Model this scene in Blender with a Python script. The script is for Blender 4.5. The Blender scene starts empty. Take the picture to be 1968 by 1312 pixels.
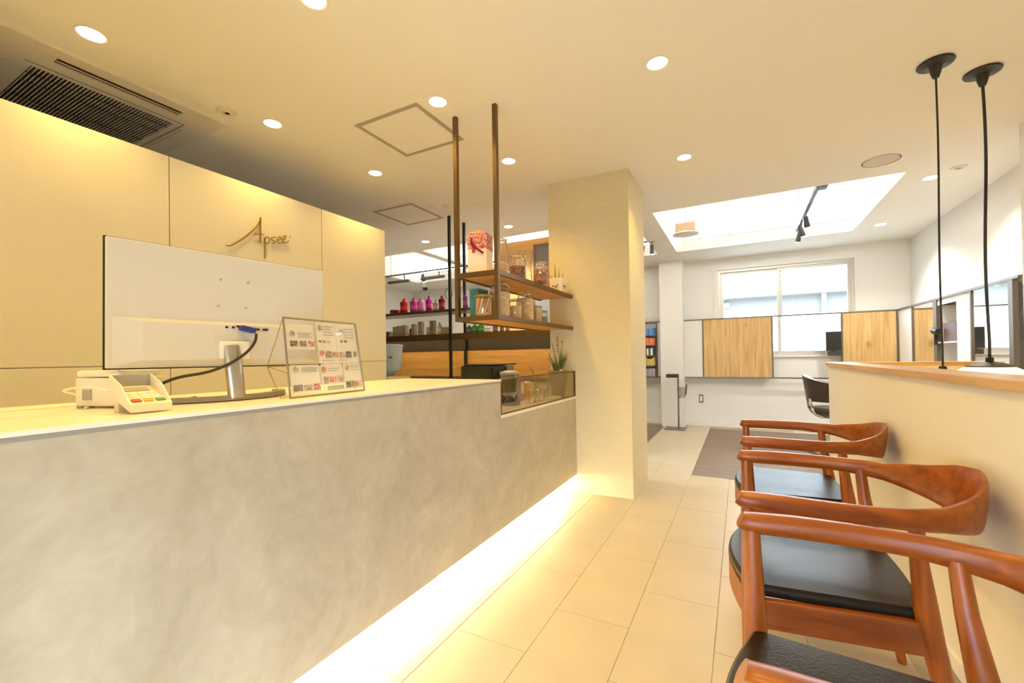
import bpy, math, random
from mathutils import Vector, Matrix
random.seed(7)
SC = bpy.context.scene
COL = SC.collection
PI = math.pi

# ------------------------------------------------------------------ camera
HC = 1.059
cam_d = bpy.data.cameras.new('camera'); cam = bpy.data.objects.new('camera', cam_d); COL.objects.link(cam)
cam_d.sensor_width = 36.0; cam_d.lens = 831.906 * 36.0 / 1968.0
cam_d.shift_y = (678.833 - 656.0) / 1968.0
cam_d.clip_start = 0.02
_yaw, _pit, _rol = math.radians(27.789), math.radians(0.528), math.radians(-0.856)
_F = Vector((-math.sin(_yaw) * math.cos(_pit), math.cos(_yaw) * math.cos(_pit), math.sin(_pit)))
_r = Vector((math.cos(_yaw), math.sin(_yaw), 0)); _u = _r.cross(_F)
_R = _r * math.cos(_rol) + _u * math.sin(_rol); _U = -_r * math.sin(_rol) + _u * math.cos(_rol)
cam.matrix_world = Matrix(((_R.x, _U.x, -_F.x, 0), (_R.y, _U.y, -_F.y, 0), (_R.z, _U.z, -_F.z, HC), (0, 0, 0, 1)))
SC.camera = cam

# ------------------------------------------------------------------ world, exposure
wd = bpy.data.worlds.new('world'); SC.world = wd; wd.use_nodes = True
wd.node_tree.nodes['Background'].inputs[0].default_value = (0.70, 0.86, 1.0, 1)
wd.node_tree.nodes['Background'].inputs[1].default_value = 20.0
SC.view_settings.view_transform = 'Standard'; SC.view_settings.look = 'None'
SC.view_settings.exposure = 0.0; SC.view_settings.gamma = 1.0; SC.view_settings.use_curve_mapping = False
SC.cycles.max_bounces = 7; SC.cycles.transparent_max_bounces = 10; SC.cycles.adaptive_threshold = 0.035
WARM = (1.0, 0.65, 0.138)
NEUT = (1.0, 0.95, 0.86)
DL_WARM = 6.3       # watts of the reception downlights
DL_COOL = 18.0
COVE = 124.0          # strength of the cove light strips
LED = 75.0           # counter plinth strip

# ------------------------------------------------------------------ materials
def mat(name, col, rough=0.5, metal=0.0, var=0.0, vscale=8.0, bump=0.0, bscale=60.0, stretch=None, spec=None, emit=None, estr=0.0, coat=0.0, trans=0.0, alpha=None):
    m = bpy.data.materials.new(name); m.use_nodes = True
    nt = m.node_tree; b = nt.nodes['Principled BSDF']
    b.inputs['Base Color'].default_value = (*col, 1); b.inputs['Roughness'].default_value = rough; b.inputs['Metallic'].default_value = metal
    if spec is not None: b.inputs['Specular IOR Level'].default_value = spec
    if coat: b.inputs['Coat Weight'].default_value = coat; b.inputs['Coat Roughness'].default_value = 0.15
    if trans: b.inputs['Transmission Weight'].default_value = trans
    if emit: b.inputs['Emission Color'].default_value = (*emit, 1); b.inputs['Emission Strength'].default_value = estr
    if var or bump:
        tc = nt.nodes.new('ShaderNodeTexCoord'); mp = nt.nodes.new('ShaderNodeMapping')
        nt.links.new(tc.outputs['Object'], mp.inputs[0])
        if stretch: mp.inputs['Scale'].default_value = stretch
    if var:
        n = nt.nodes.new('ShaderNodeTexNoise'); n.inputs['Scale'].default_value = vscale; n.inputs['Detail'].default_value = 5
        nt.links.new(mp.outputs[0], n.inputs['Vector'])
        r = nt.nodes.new('ShaderNodeValToRGB')
        r.color_ramp.elements[0].position = 0.3; r.color_ramp.elements[1].position = 0.7
        r.color_ramp.elements[0].color = (*[max(0, c * (1 - var)) for c in col], 1)
        r.color_ramp.elements[1].color = (*[min(1, c * (1 + var)) for c in col], 1)
        nt.links.new(n.outputs['Fac'], r.inputs[0]); nt.links.new(r.outputs[0], b.inputs['Base Color'])
    if bump:
        n2 = nt.nodes.new('ShaderNodeTexNoise'); n2.inputs['Scale'].default_value = bscale; n2.inputs['Detail'].default_value = 4
        nt.links.new(mp.outputs[0], n2.inputs['Vector'])
        bp = nt.nodes.new('ShaderNodeBump'); bp.inputs['Strength'].default_value = bump; bp.inputs['Distance'].default_value = 0.01
        nt.links.new(n2.outputs['Fac'], bp.inputs['Height']); nt.links.new(bp.outputs[0], b.inputs['Normal'])
    return m

def wood(name, c1, c2, axis='X', rough=0.4, scale=1.0, coat=0.0, knots=False):
    m = bpy.data.materials.new(name); m.use_nodes = True
    nt = m.node_tree; b = nt.nodes['Principled BSDF']; b.inputs['Roughness'].default_value = rough
    if coat: b.inputs['Coat Weight'].default_value = coat; b.inputs['Coat Roughness'].default_value = 0.2
    tc = nt.nodes.new('ShaderNodeTexCoord'); mp = nt.nodes.new('ShaderNodeMapping')
    oi = nt.nodes.new('ShaderNodeObjectInfo'); va = nt.nodes.new('ShaderNodeVectorMath'); va.operation = 'MULTIPLY_ADD'
    va.inputs[1].default_value = (1, 1, 1)
    cm = nt.nodes.new('ShaderNodeCombineXYZ')
    ml = nt.nodes.new('ShaderNodeMath'); ml.operation = 'MULTIPLY'; ml.inputs[1].default_value = 17.0
    nt.links.new(oi.outputs['Random'], ml.inputs[0])
    for k in range(3): nt.links.new(ml.outputs[0], cm.inputs[k])
    nt.links.new(tc.outputs['Object'], va.inputs[0]); nt.links.new(cm.outputs[0], va.inputs[2])
    s = {'X': (1.2, 18, 18), 'Y': (18, 1.2, 18), 'Z': (18, 18, 1.2)}[axis]
    mp.inputs['Scale'].default_value = tuple(q * scale for q in s)
    nt.links.new(va.outputs[0], mp.inputs[0])
    n = nt.nodes.new('ShaderNodeTexNoise'); n.inputs['Scale'].default_value = 1.6; n.inputs['Detail'].default_value = 6; n.inputs['Distortion'].default_value = 0.7
    nt.links.new(mp.outputs[0], n.inputs['Vector'])
    r = nt.nodes.new('ShaderNodeValToRGB'); r.color_ramp.elements[0].position = 0.32; r.color_ramp.elements[1].position = 0.68
    r.color_ramp.elements[0].color = (*c1, 1); r.color_ramp.elements[1].color = (*c2, 1)
    nt.links.new(n.outputs['Fac'], r.inputs[0]); out = r.outputs[0]
    if knots:
        mp2 = nt.nodes.new('ShaderNodeMapping'); mp2.inputs['Scale'].default_value = tuple(3.6 if q > 2 else 2.2 for q in s)
        nt.links.new(va.outputs[0], mp2.inputs[0])
        vo = nt.nodes.new('ShaderNodeTexVoronoi'); vo.inputs['Scale'].default_value = 1.0
        nt.links.new(mp2.outputs[0], vo.inputs['Vector'])
        kr = nt.nodes.new('ShaderNodeValToRGB'); kr.color_ramp.elements[0].position = 0.05; kr.color_ramp.elements[1].position = 0.17
        kr.color_ramp.elements[0].color = (1, 1, 1, 1); kr.color_ramp.elements[1].color = (0, 0, 0, 1)
        nt.links.new(vo.outputs['Distance'], kr.inputs[0])
        mx = nt.nodes.new('ShaderNodeMix'); mx.data_type = 'RGBA'
        nt.links.new(kr.outputs[0], mx.inputs[0]); nt.links.new(out, mx.inputs[6]); mx.inputs[7].default_value = (*[q * 0.35 for q in c1], 1)
        out = mx.outputs[2]
    nt.links.new(out, b.inputs['Base Color'])
    bp = nt.nodes.new('ShaderNodeBump'); bp.inputs['Strength'].default_value = 0.08; bp.inputs['Distance'].default_value = 0.004
    nt.links.new(n.outputs['Fac'], bp.inputs['Height']); nt.links.new(bp.outputs[0], b.inputs['Normal'])
    return m

def glass(name, tint=(1, 1, 1), refl=0.14, rough=0.02, top=.75):
    m = bpy.data.materials.new(name); m.use_nodes = True
    nt = m.node_tree; nt.nodes.clear()
    o = nt.nodes.new('ShaderNodeOutputMaterial'); t = nt.nodes.new('ShaderNodeBsdfTransparent'); g = nt.nodes.new('ShaderNodeBsdfGlossy')
    t.inputs[0].default_value = (*tint, 1); g.inputs['Roughness'].default_value = rough
    lw = nt.nodes.new('ShaderNodeLayerWeight'); lw.inputs[0].default_value = 0.25
    mr = nt.nodes.new('ShaderNodeMapRange'); mr.inputs[3].default_value = refl; mr.inputs[4].default_value = top
    mx = nt.nodes.new('ShaderNodeMixShader')
    nt.links.new(lw.outputs['Fresnel'], mr.inputs[0]); nt.links.new(mr.outputs[0], mx.inputs[0])
    nt.links.new(t.outputs[0], mx.inputs[1]); nt.links.new(g.outputs[0], mx.inputs[2]); nt.links.new(mx.outputs[0], o.inputs[0])
    return m

def frosted(name, col, w=0.75):
    m = bpy.data.materials.new(name); m.use_nodes = True
    nt = m.node_tree; nt.nodes.clear()
    o = nt.nodes.new('ShaderNodeOutputMaterial'); t = nt.nodes.new('ShaderNodeBsdfTranslucent'); d = nt.nodes.new('ShaderNodeBsdfPrincipled')
    t.inputs[0].default_value = (*col, 1); d.inputs['Base Color'].default_value = (*col, 1); d.inputs['Roughness'].default_value = 0.3
    mx = nt.nodes.new('ShaderNodeMixShader'); mx.inputs[0].default_value = w
    nt.links.new(d.outputs[0], mx.inputs[1]); nt.links.new(t.outputs[0], mx.inputs[2]); nt.links.new(mx.outputs[0], o.inputs[0])
    return m

def emis(name, col, s):
    m = bpy.data.materials.new(name); m.use_nodes = True
    nt = m.node_tree; nt.nodes.clear()
    o = nt.nodes.new('ShaderNodeOutputMaterial'); e = nt.nodes.new('ShaderNodeEmission')
    e.inputs[0].default_value = (*col, 1); e.inputs[1].default_value = s
    nt.links.new(e.outputs[0], o.inputs[0]); return m

M = {}
M['ceil'] = mat('ceiling_paint', (.90, .87, .80), .9)
M['wall'] = mat('wall_paint', (.88, .86, .82), .85, bump=.03, bscale=120)
M['cream'] = mat('cream_wallpaper', (.87, .82, .70), .8, var=.03, vscale=3, bump=.12, bscale=60, stretch=(1, 1, 4))
M['panel'] = mat('white_laminate', (.82, .78, .68), .45, var=.01, vscale=2)
M['part'] = mat('partition_paint', (.90, .84, .71), .75, bump=.04, bscale=90)
M['pillar'] = mat('pillar_wallpaper', (.74, .64, .41), .8, var=.04, vscale=30, bump=.2, bscale=60, stretch=(.3, .3, 5))
M['tile'] = mat('stone_tile', (.52, .445, .315), .35, var=.05, vscale=4, bump=.02, bscale=30, spec=.4)
M['grout'] = mat('grout', (.45, .38, .28), .9)
M['subfloor'] = mat('floor_base', (.72, .66, .54), .6)
M['plank'] = wood('dark_plank', (.125, .082, .052), (.21, .145, .095), 'X', .45)
def plaster():
    m = mat('trowelled_plaster', (.44, .42, .38), .36, spec=.5)
    nt = m.node_tree; b = nt.nodes['Principled BSDF']; tc = nt.nodes.new('ShaderNodeTexCoord')
    n1 = nt.nodes.new('ShaderNodeTexNoise'); n1.inputs['Scale'].default_value = 2.6; n1.inputs['Detail'].default_value = 8; n1.inputs['Roughness'].default_value = .62; n1.inputs['Distortion'].default_value = 1.6
    n2 = nt.nodes.new('ShaderNodeTexNoise'); n2.inputs['Scale'].default_value = 11; n2.inputs['Detail'].default_value = 8; n2.inputs['Distortion'].default_value = 2.2
    for n in (n1, n2): nt.links.new(tc.outputs['Object'], n.inputs['Vector'])
    ad = nt.nodes.new('ShaderNodeMath'); ad.operation = 'MULTIPLY_ADD'; ad.inputs[1].default_value = .45
    nt.links.new(n2.outputs['Fac'], ad.inputs[0]); nt.links.new(n1.outputs['Fac'], ad.inputs[2])
    r = nt.nodes.new('ShaderNodeValToRGB'); r.color_ramp.elements[0].position = .52; r.color_ramp.elements[1].position = .95
    r.color_ramp.elements[0].color = (.41, .37, .295, 1); r.color_ramp.elements[1].color = (.55, .515, .435, 1)
    nt.links.new(ad.outputs[0], r.inputs[0]); nt.links.new(r.outputs[0], b.inputs['Base Color'])
    bp = nt.nodes.new('ShaderNodeBump'); bp.inputs['Strength'].default_value = .22; bp.inputs['Distance'].default_value = .006
    nt.links.new(ad.outputs[0], bp.inputs['Height']); nt.links.new(bp.outputs[0], b.inputs['Normal'])
    rr = nt.nodes.new('ShaderNodeMapRange'); rr.inputs[3].default_value = .26; rr.inputs[4].default_value = .5
    nt.links.new(n1.outputs['Fac'], rr.inputs[0]); nt.links.new(rr.outputs[0], b.inputs['Roughness'])
    return m
M['plaster'] = plaster()
M['ctop'] = mat('white_counter_top', (.90, .87, .80), .25, spec=.5)
M['cshade'] = mat('edge_shade_grey', (.32, .31, .28), .5)
M['steel'] = mat('dark_bronze_steel', (.15, .092, .045), .38, .7)
M['black'] = mat('black_metal', (.015, .014, .013), .45)
M['blackgloss'] = mat('black_gloss', (.012, .011, .011), .18)
M['railmetal'] = mat('rail_bronze', (.16, .13, .10), .4, .5)
M['darkband'] = mat('dark_band', (.045, .030, .018), .45)
M['lumber'] = wood('edge_glued_lumber', (.70, .36, .10), (.88, .54, .19), 'X', .4)
M['shelfwood'] = wood('shelf_lumber', (.66, .33, .09), (.82, .47, .16), 'Y', .45)
M['oak'] = wood('knotty_oak', (.50, .30, .10), (.72, .48, .20), 'Z', .5, knots=True)
M['capwood'] = wood('oak_cap', (.52, .29, .10), (.70, .44, .18), 'Y', .4)
M['capwoodx'] = wood('oak_cap_x', (.52, .29, .10), (.70, .44, .18), 'X', .4)
M['teak'] = wood('teak', (.20, .040, .003), (.37, .092, .007), 'X', .36, 1.3, coat=.06)
M['teakz'] = wood('teak_upright', (.20, .040, .003), (.37, .092, .007), 'Z', .36, 1.3, coat=.06)
M['leather'] = mat('black_leather', (.014, .010, .007), .36, bump=.12, bscale=160, spec=.22)
M['brownleather'] = mat('brown_leather', (.045, .03, .02), .4, bump=.1, bscale=150)
M['chrome'] = mat('chrome', (.75, .74, .72), .12, 1.0)
M['brushed'] = mat('brushed_steel', (.55, .51, .45), .28, 1.0, bump=.05, bscale=40, stretch=(1, 1, 12))
M['brass'] = mat('brass', (.36, .24, .06), .4, .4)
M['hatchframe'] = mat('hatch_frame', (.46, .41, .31), .6, .2)
M['silver'] = mat('aged_silver', (.30, .265, .19), .4, .8)
M['monitorwhite'] = mat('monitor_white', (.72, .69, .64), .55)
M['whiteplastic'] = mat('white_plastic', (.85, .83, .78), .35)
M['creamplastic'] = mat('cream_plastic', (.82, .75, .60), .4)
M['greyplastic'] = mat('grey_plastic', (.40, .38, .35), .4)
M['acplastic'] = mat('ac_plastic', (.80, .74, .62), .45)
M['acdark'] = mat('ac_dark', (.055, .040, .030), .8)
M['mirror'] = mat('mirror_glass', (.93, .94, .94), .015, 1.0)
M['glass'] = glass('clear_glass')
M['smoked'] = glass('tinted_glass', (.90, .85, .72), .02, top=.30)
M['paneglass'] = glass('frame_glass', (1, 1, 1), .01, top=.25)
M['winglass'] = glass('window_glass', (.97, .98, .98), .04)
M['film'] = frosted('frosted_film', (.95, .96, .97), .85)
M['alu'] = mat('aluminium_frame', (.62, .60, .56), .4, .6)
M['dlens'] = emis('downlight_lens_warm', (1.0, .86, .60), 14)
M['dlensc'] = emis('downlight_lens_neutral', (1.0, .95, .86), 9)
M['dlensoff'] = mat('downlight_lens_off', (.8, .78, .72), .3)
M['cove'] = emis('cove_strip', (1.0, .98, .94), COVE)
M['cove2'] = emis('cove_strip_left', (1.0, .98, .94), COVE * .38)
M['led'] = emis('led_strip', (1.0, .80, .50), LED)
M['shadecone'] = frosted('pendant_shade_opal', (.95, .90, .78), .6)
M['bulb'] = emis('bulb', (1.0, .86, .62), 10)

for _k in ('dlens', 'dlensc', 'bulb'): M[_k].cycles.emission_sampling = 'NONE'

# ------------------------------------------------------------------ mesh helpers
ORG = {}
class G:
    def __init__(s): s.v = []; s.f = []
    def add(s, vs, fs):
        k = len(s.v); s.v += [tuple(q) for q in vs]; s.f += [tuple(i + k for i in f) for f in fs]; return s
    def box(s, x0, x1, y0, y1, z0, z1):
        return s.add([(x0, y0, z0), (x1, y0, z0), (x1, y1, z0), (x0, y1, z0), (x0, y0, z1), (x1, y0, z1), (x1, y1, z1), (x0, y1, z1)],
                     [(0, 3, 2, 1), (4, 5, 6, 7), (0, 1, 5, 4), (1, 2, 6, 5), (2, 3, 7, 6), (3, 0, 4, 7)])
    def obox(s, c, sx, sy, sz, rot=None):
        vs = []
        for z in (-sz / 2, sz / 2):
            for x, y in ((-sx / 2, -sy / 2), (sx / 2, -sy / 2), (sx / 2, sy / 2), (-sx / 2, sy / 2)):
                p = Vector((x, y, z)); p = rot @ p if rot else p; vs.append(p + Vector(c))
        return s.add(vs, [(0, 3, 2, 1), (4, 5, 6, 7), (0, 1, 5, 4), (1, 2, 6, 5), (2, 3, 7, 6), (3, 0, 4, 7)])
    def prism(s, poly, d):           # poly: list of 3D points, d: extrusion vector
        n = len(poly); d = Vector(d); a = [Vector(p) for p in poly]
        return s.add(a + [p + d for p in a], [tuple(range(n))[::-1], tuple(range(n, 2 * n))] + [(i, (i + 1) % n, (i + 1) % n + n, i + n) for i in range(n)])
    def lathe(s, prof, c=(0, 0, 0), n=20, cap=True):   # prof: (r,z) bottom to top
        vs = []; fs = []
        for r, z in prof:
            for i in range(n):
                a = 2 * PI * i / n; vs.append((c[0] + r * math.cos(a), c[1] + r * math.sin(a), c[2] + z))
        for j in range(len(prof) - 1):
            for i in range(n):
                i2 = (i + 1) % n; fs.append((j * n + i, j * n + i2, (j + 1) * n + i2, (j + 1) * n + i))
        if cap: fs.append(tuple(range(n))[::-1]); fs.append(tuple((len(prof) - 1) * n + i for i in range(n)))
        return s.add(vs, fs)
    def sweep(s, pts, secs, up=(0, 0, 1), closed=False):   # secs: list of 2D outlines (u across, v up) per point
        P = [Vector(p) for p in pts]; n = len(secs[0]); vs = []; up = Vector(up)
        for i, p in enumerate(P):
            a = P[max(0, i - 1)]; b = P[min(len(P) - 1, i + 1)]
            if closed: a = P[i - 1]; b = P[(i + 1) % len(P)]
            t = (b - a).normalized()
            upv = up if abs(t.dot(up)) < .98 else Vector((1, 0, 0))
            sd = t.cross(upv).normalized(); u2 = sd.cross(t).normalized()
            for (x, y) in secs[i]: vs.append(p + sd * x + u2 * y)
        fs = []
        m = len(P)
        for j in range(m if closed else m - 1):
            j2 = (j + 1) % m
            for i in range(n): fs.append((j * n + i, j * n + (i + 1) % n, j2 * n + (i + 1) % n, j2 * n + i))
        if not closed: fs.append(tuple(range(n))[::-1]); fs.append(tuple((m - 1) * n + i for i in range(n)))
        return s.add(vs, fs)
    def tube(s, pts, r, n=8, closed=False, up=(0, 0, 1)):
        rs = r if isinstance(r, (list, tuple)) else [r] * len(pts)
        return s.sweep(pts, [[(q * math.cos(2 * PI * i / n), q * math.sin(2 * PI * i / n)) for i in range(n)] for q in rs], up, closed)
    def disc(s, c, r, z0, z1, n=24): return s.lathe([(r, z0), (r, z1)], c, n)
    def mesh(s, name, m, off=(0, 0, 0), smooth=False, bevel=0, seg=2):
        me = bpy.data.meshes.new(name); o = Vector(off)
        me.from_pydata([tuple(Vector(v) - o) for v in s.v], [], s.f)
        import bmesh
        bm = bmesh.new(); bm.from_mesh(me); bmesh.ops.recalc_face_normals(bm, faces=bm.faces)
        if bevel: bmesh.ops.bevel(bm, geom=list(bm.edges), offset=bevel, segments=seg, affect='EDGES', profile=.6, clamp_overlap=True)
        bm.to_mesh(me); bm.free()
        for mm in (m if isinstance(m, (list, tuple)) else [m]): me.materials.append(mm)
        if smooth:
            for p in me.polygons: p.use_smooth = True
            try: me.set_sharp_from_angle(angle=math.radians(35))
            except Exception: pass
        return me

def part(name, g, m, parent=None, smooth=False, bevel=0, seg=2, label=None):
    off = ORG.get(parent, Vector((0, 0, 0))) if parent else Vector((0, 0, 0))
    o = bpy.data.objects.new(name, g.mesh(name, m, off, smooth, bevel, seg)); COL.objects.link(o)
    if parent: o.parent = parent; ORG[o] = off
    if label: o['label'] = label
    return o
def tag(o, label, cat, group=None):
    o['label'] = label; o['category'] = cat
    if group: o['group'] = group
    return o
def single(name, g, m, label, cat, base, group=None, **k):      # a thing that is one mesh, origin at its base
    o = bpy.data.objects.new(name, g.mesh(name, m, base, k.get('smooth', False), k.get('bevel', 0), k.get('seg', 2))); COL.objects.link(o)
    o.location = base; ORG[o] = Vector(base); return tag(o, label, cat, group)
def thing(name, label, cat, base=(0, 0, 0), group=None):
    o = bpy.data.objects.new(name, None); COL.objects.link(o); o.location = base; o.empty_display_size = .05
    ORG[o] = Vector(base); return tag(o, label, cat, group)
def struct(name, g, m, **k):
    o = part(name, g, m, None, **k); o['kind'] = 'structure'; ORG[o] = Vector((0, 0, 0)); return o
def copy_tree(o, parent=None):
    c = o.copy(); COL.objects.link(c)
    if parent: c.parent = parent
    for ch in [q for q in ALLKIDS(o)]: copy_tree(ch, c)
    return c
def ALLKIDS(o): return list(o.children)
def inst(name, me, parent, loc, rot=(0, 0, 0)):
    o = bpy.data.objects.new(name, me); COL.objects.link(o); o.parent = parent; o.location = Vector(loc) - ORG.get(parent, Vector()); o.rotation_euler = rot; return o
def Rz(a): return Matrix.Rotation(a, 3, 'Z')
def Rx(a): return Matrix.Rotation(a, 3, 'X')
def Ry(a): return Matrix.Rotation(a, 3, 'Y')

H = 2.45
YF = 7.02      # far wall
XR = 1.873     # right wall of the salon
PX0, PX1, PY0, PY1 = -1.355, -.713, 3.236, 3.80   # pillar

# ================================================================== THE SETTING
# floor with individual tiles and planks
floor = struct('floor', G().box(-6, 2.2, -1.0, 7.3, -.12, -.006), M['subfloor'])
gr = part('grout_bed', G().box(-1.42, .62, -.4, 7.02, -.006, -.0025), M['grout'], floor)
tile_me = G().box(-.1488, .1488, -.2988, .2988, -.0055, 0).mesh('tile', M['tile'], bevel=.0012, seg=1)
def tile(x, y):
    inst('tile', tile_me, floor, (x, y, 0), (0, 0, PI if random.random() < .5 else 0))
for k in range(-2, 5):
    xc = -.25 - .3 * k                       # column centre, joints at -.1-.3k
    off = 2.0 if k % 2 == 0 else 1.7
    for j in range(-4, 9):
        yc = off + .3 + .6 * j
        if yc > 6.9 or yc < .2: continue
        if k <= -1 and yc > 4.08: continue                      # dark plank bay right
        if k in (3, 4) and yc > 5.35: continue                    # dark plank bay left
        if k == 4 and yc < 3.0: continue
        tile(xc, yc)
for k in (-1, -2):                           # cut row up to the plank bay
    if k == -1:
        t = G().box(-.1488, .1488, -.0988, .0988, -.0055, 0).mesh('tile', M['tile'], bevel=.0012, seg=1)
plank_me = G().box(-.499, .499, -.0735, .0735, -.0055, .0005).mesh('plank', M['plank'], bevel=.0012, seg=1)
part('plank_bed', G().box(-.4, 1.8, 4.105, 6.86, -.006, -.0008), M['grout'], floor)
for r in range(18):
    y = 4.18 + .15 * r
    for c in range(3):
        x = .1 + 1.0 * c - (.5 if r % 2 else 0)
        x0 = max(-.4, x - .5); x1 = min(1.8, x + .5)
        if x1 - x0 < .05: continue
        o = inst('plank', plank_me, floor, ((x0 + x1) / 2, y, .0005)); o.scale.x = (x1 - x0) / 1.0
part('plank_bed', G().box(-2.6, -1.02, 4.9, 6.82, -.006, -.0008), M['grout'], floor)
for r in range(13):
    y = 4.9 + .075 + .15 * r
    for c in range(2):
        x1 = -1.02 - (1.0 * c if r % 2 else 1.0 * c - .5 if c else 0); x0 = x1 - (1.0 if (c or r % 2) else .5)
        o = inst('plank', plank_me, floor, ((x0 + x1) / 2, y, .0005)); o.scale.x = (x1 - x0) / 1.0

# ceiling: slab with two light coffers
CY0, CY1 = 4.39, 6.22
g = G()
g.box(-6, 2.2, -1.0, CY0, H, H + .12).box(-6, 2.2, CY1, 7.3, H, H + .12)
g.box(1.165, 2.2, CY0, CY1, H, H + .12).box(-.98, -.735, CY0, CY1, H, H + .12).box(-6, -5.2, CY0, CY1, H, H + .12)
g.box(-3.74, -3.60, CY0, CY1, H, H + .12)
g.box(-5.3, 1.3, CY0 - .12, CY1 + .12, 2.85, 2.95)
g.box(-5.3, 1.3, CY0 - .12, CY0, H + .12, 2.85).box(-5.3, 1.3, CY1, CY1 + .12, H + .12, 2.85)
g.box(1.165, 1.3, CY0, CY1, H + .12, 2.85).box(-5.3, -5.2, CY0, CY1, H + .12, 2.85)
ceiling = struct('ceiling', g, M['ceil'])

# walls
def wallbox(name, m, *b):
    g = G()
    for q in b: g.box(*q)
    return struct(name, g, m)
WX0, WX1, WZ0, WZ1 = -.275, 1.33, 1.02, 2.285          # window opening
wallbox('wall_far', M['wall'], (-6, WX0, YF, YF + .16, 0, H), (WX1, 2.2, YF, YF + .16, 0, H), (WX0, WX1, YF, YF + .16, 0, WZ0), (WX0, WX1, YF, YF + .16, WZ1, H))
wallbox('wall_right', M['wall'], (XR, XR + .15, 3.83, YF, 0, H))
# near right wall and back wall with the added low opening out of view
wallbox('wall_right_near', M['wall'], (1.55, 1.7, -.9, 3.83, 0, H), (1.7, XR + .15, 3.7, 3.83, 0, H))
wallbox('wall_back', M['wall'], (-6, -1.12, -1.0, -.9, 0, H), (.6, 1.7, -1.0, -.9, 0, H), (-1.12, .6, -1.0, -.9, 1.0, H))
wallbox('wall_left_far', M['wall'], (-6.1, -6, -1.0, 7.3, 0, H))
wallbox('pillar', M['pillar'], (PX0, PX1, PY0, PY1, 0, H))
wallbox('wall_column', M['wall'], (-1.05, -.735, 6.74, YF, 0, H))
struct('baseboard_far', G().box(-.735, XR, YF - .012, YF, 0, .06).box(-6, -1.05, YF - .012, YF, 0, .06), M['wall'])
struct('baseboard_right', G().box(XR - .012, XR, 3.83, YF - .012, 0, .06), M['wall'])

# panelled partition behind the counter
XL = -2.58; ZL = 2.118; YE = 2.675
wl = struct('wall_left', G().box(XL - .08, XL - .012, -.9, YE - .004, 0, ZL - .006), M['panel'])
seams = [-.9, -.686, .23, 1.146, 2.062, YE]
for a, b in zip(seams[:-1], seams[1:]):
    for z0, z1 in ((0.0, 1.045), (1.045, ZL)):
        part('panel', G().box(XL - .012, XL, a + .0022, b - .0022, z0 + .0022, z1 - .0022 if z1 < 2 else z1), M['panel'], wl, bevel=.001, seg=1)
part('end_cap', G().box(XL - .08, XL - .012, YE - .004, YE, 0, ZL), M['panel'], wl)
part('top_cap', G().box(XL - .08, XL - .012, -.9, YE - .004, ZL - .006, ZL), M['panel'], wl)

# window in the far wall
g = G(); fw = .035
for (x0, x1, z0, z1) in ((WX0, WX1, WZ1 - fw, WZ1), (WX0, WX1, WZ0, WZ0 + fw), (WX0, WX0 + fw, WZ0 + fw, WZ1 - fw), (WX1 - fw, WX1, WZ0 + fw, WZ1 - fw)):
    g.box(x0, x1, YF + .03, YF + .12, z0, z1)
win = struct('window_1', g, M['alu'])
g = G()
for (x0, x1, z0, z1) in ((WX0 - .05, WX1 + .05, WZ1, WZ1 + .05), (WX0 - .05, WX0, WZ0 - .02, WZ1), (WX1, WX1 + .05, WZ0 - .02, WZ1), (WX0, WX1, WZ0 - .02, WZ0)):
    g.box(x0, x1, YF - .015, YF, z0, z1)
part('casing', g, M['whiteplastic'], win)
part('sill', G().box(WX0, WX1, YF - .03, YF + .03, WZ0 - .012, WZ0 + .006), M['whiteplastic'], win)
XM = .50
for i, (x0, x1, y0) in enumerate(((WX0 + fw, XM + .03, YF + .085), (XM - .03, WX1 - fw, YF + .05))):
    g = G(); sw = .035; z0, z1 = WZ0 + fw, WZ1 - fw
    g.box(x0, x0 + sw, y0, y0 + .03, z0, z1).box(x1 - sw, x1, y0, y0 + .03, z0, z1).box(x0 + sw, x1 - sw, y0, y0 + .03, z0, z0 + sw).box(x0 + sw, x1 - sw, y0, y0 + .03, z1 - sw, z1)
    sash = part('sash', g, M['alu'], win)
    part('pane', G().box(x0 + sw, x1 - sw, y0 + .012, y0 + .017, z0 + sw, z1 - sw), M['winglass'], sash)
    part('frosted_film', G().box(x0 + sw, x1 - sw, y0 + .018, y0 + .020, z0 + sw, 1.60), M['film'], sash)

# added unseen low opening, shaped so daylight falls on the lower counter
d1 = struct('window_added', G().box(-1.12, -1.09, -.97, -.93, 0, 1.0).box(.57, .6, -.97, -.93, 0, 1.0).box(-1.09, .57, -.97, -.93, .97, 1.0).box(-1.09, .57, -.97, -.93, 0, .03), M['alu'])
part('pane', G().box(-1.09, .57, -.954, -.946, .03, .97), M['winglass'], d1)
st = mat('street_paving', (.38, .37, .36), .9, var=.06, vscale=3)
struct('ground', G().box(-14, 14, -12, 22, -.6, -.125), st)

# low partition around the booth
wp = struct('wall_partition', G().box(.615, .715, .25, 4.19, 0, .955).box(.715, 1.55, 4.09, 4.19, 0, .955), M['part'])
part('wood_cap', G().box(.598, .748, .23, 4.21, .955, .984), M['capwood'], wp, bevel=.003)
part('wood_cap', G().box(.748, 1.55, 4.06, 4.21, .955, .984), M['capwoodx'], wp, bevel=.003)
part('baseboard', G().box(.606, .615, .25, 4.19, 0, .05), M['part'], wp)

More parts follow.
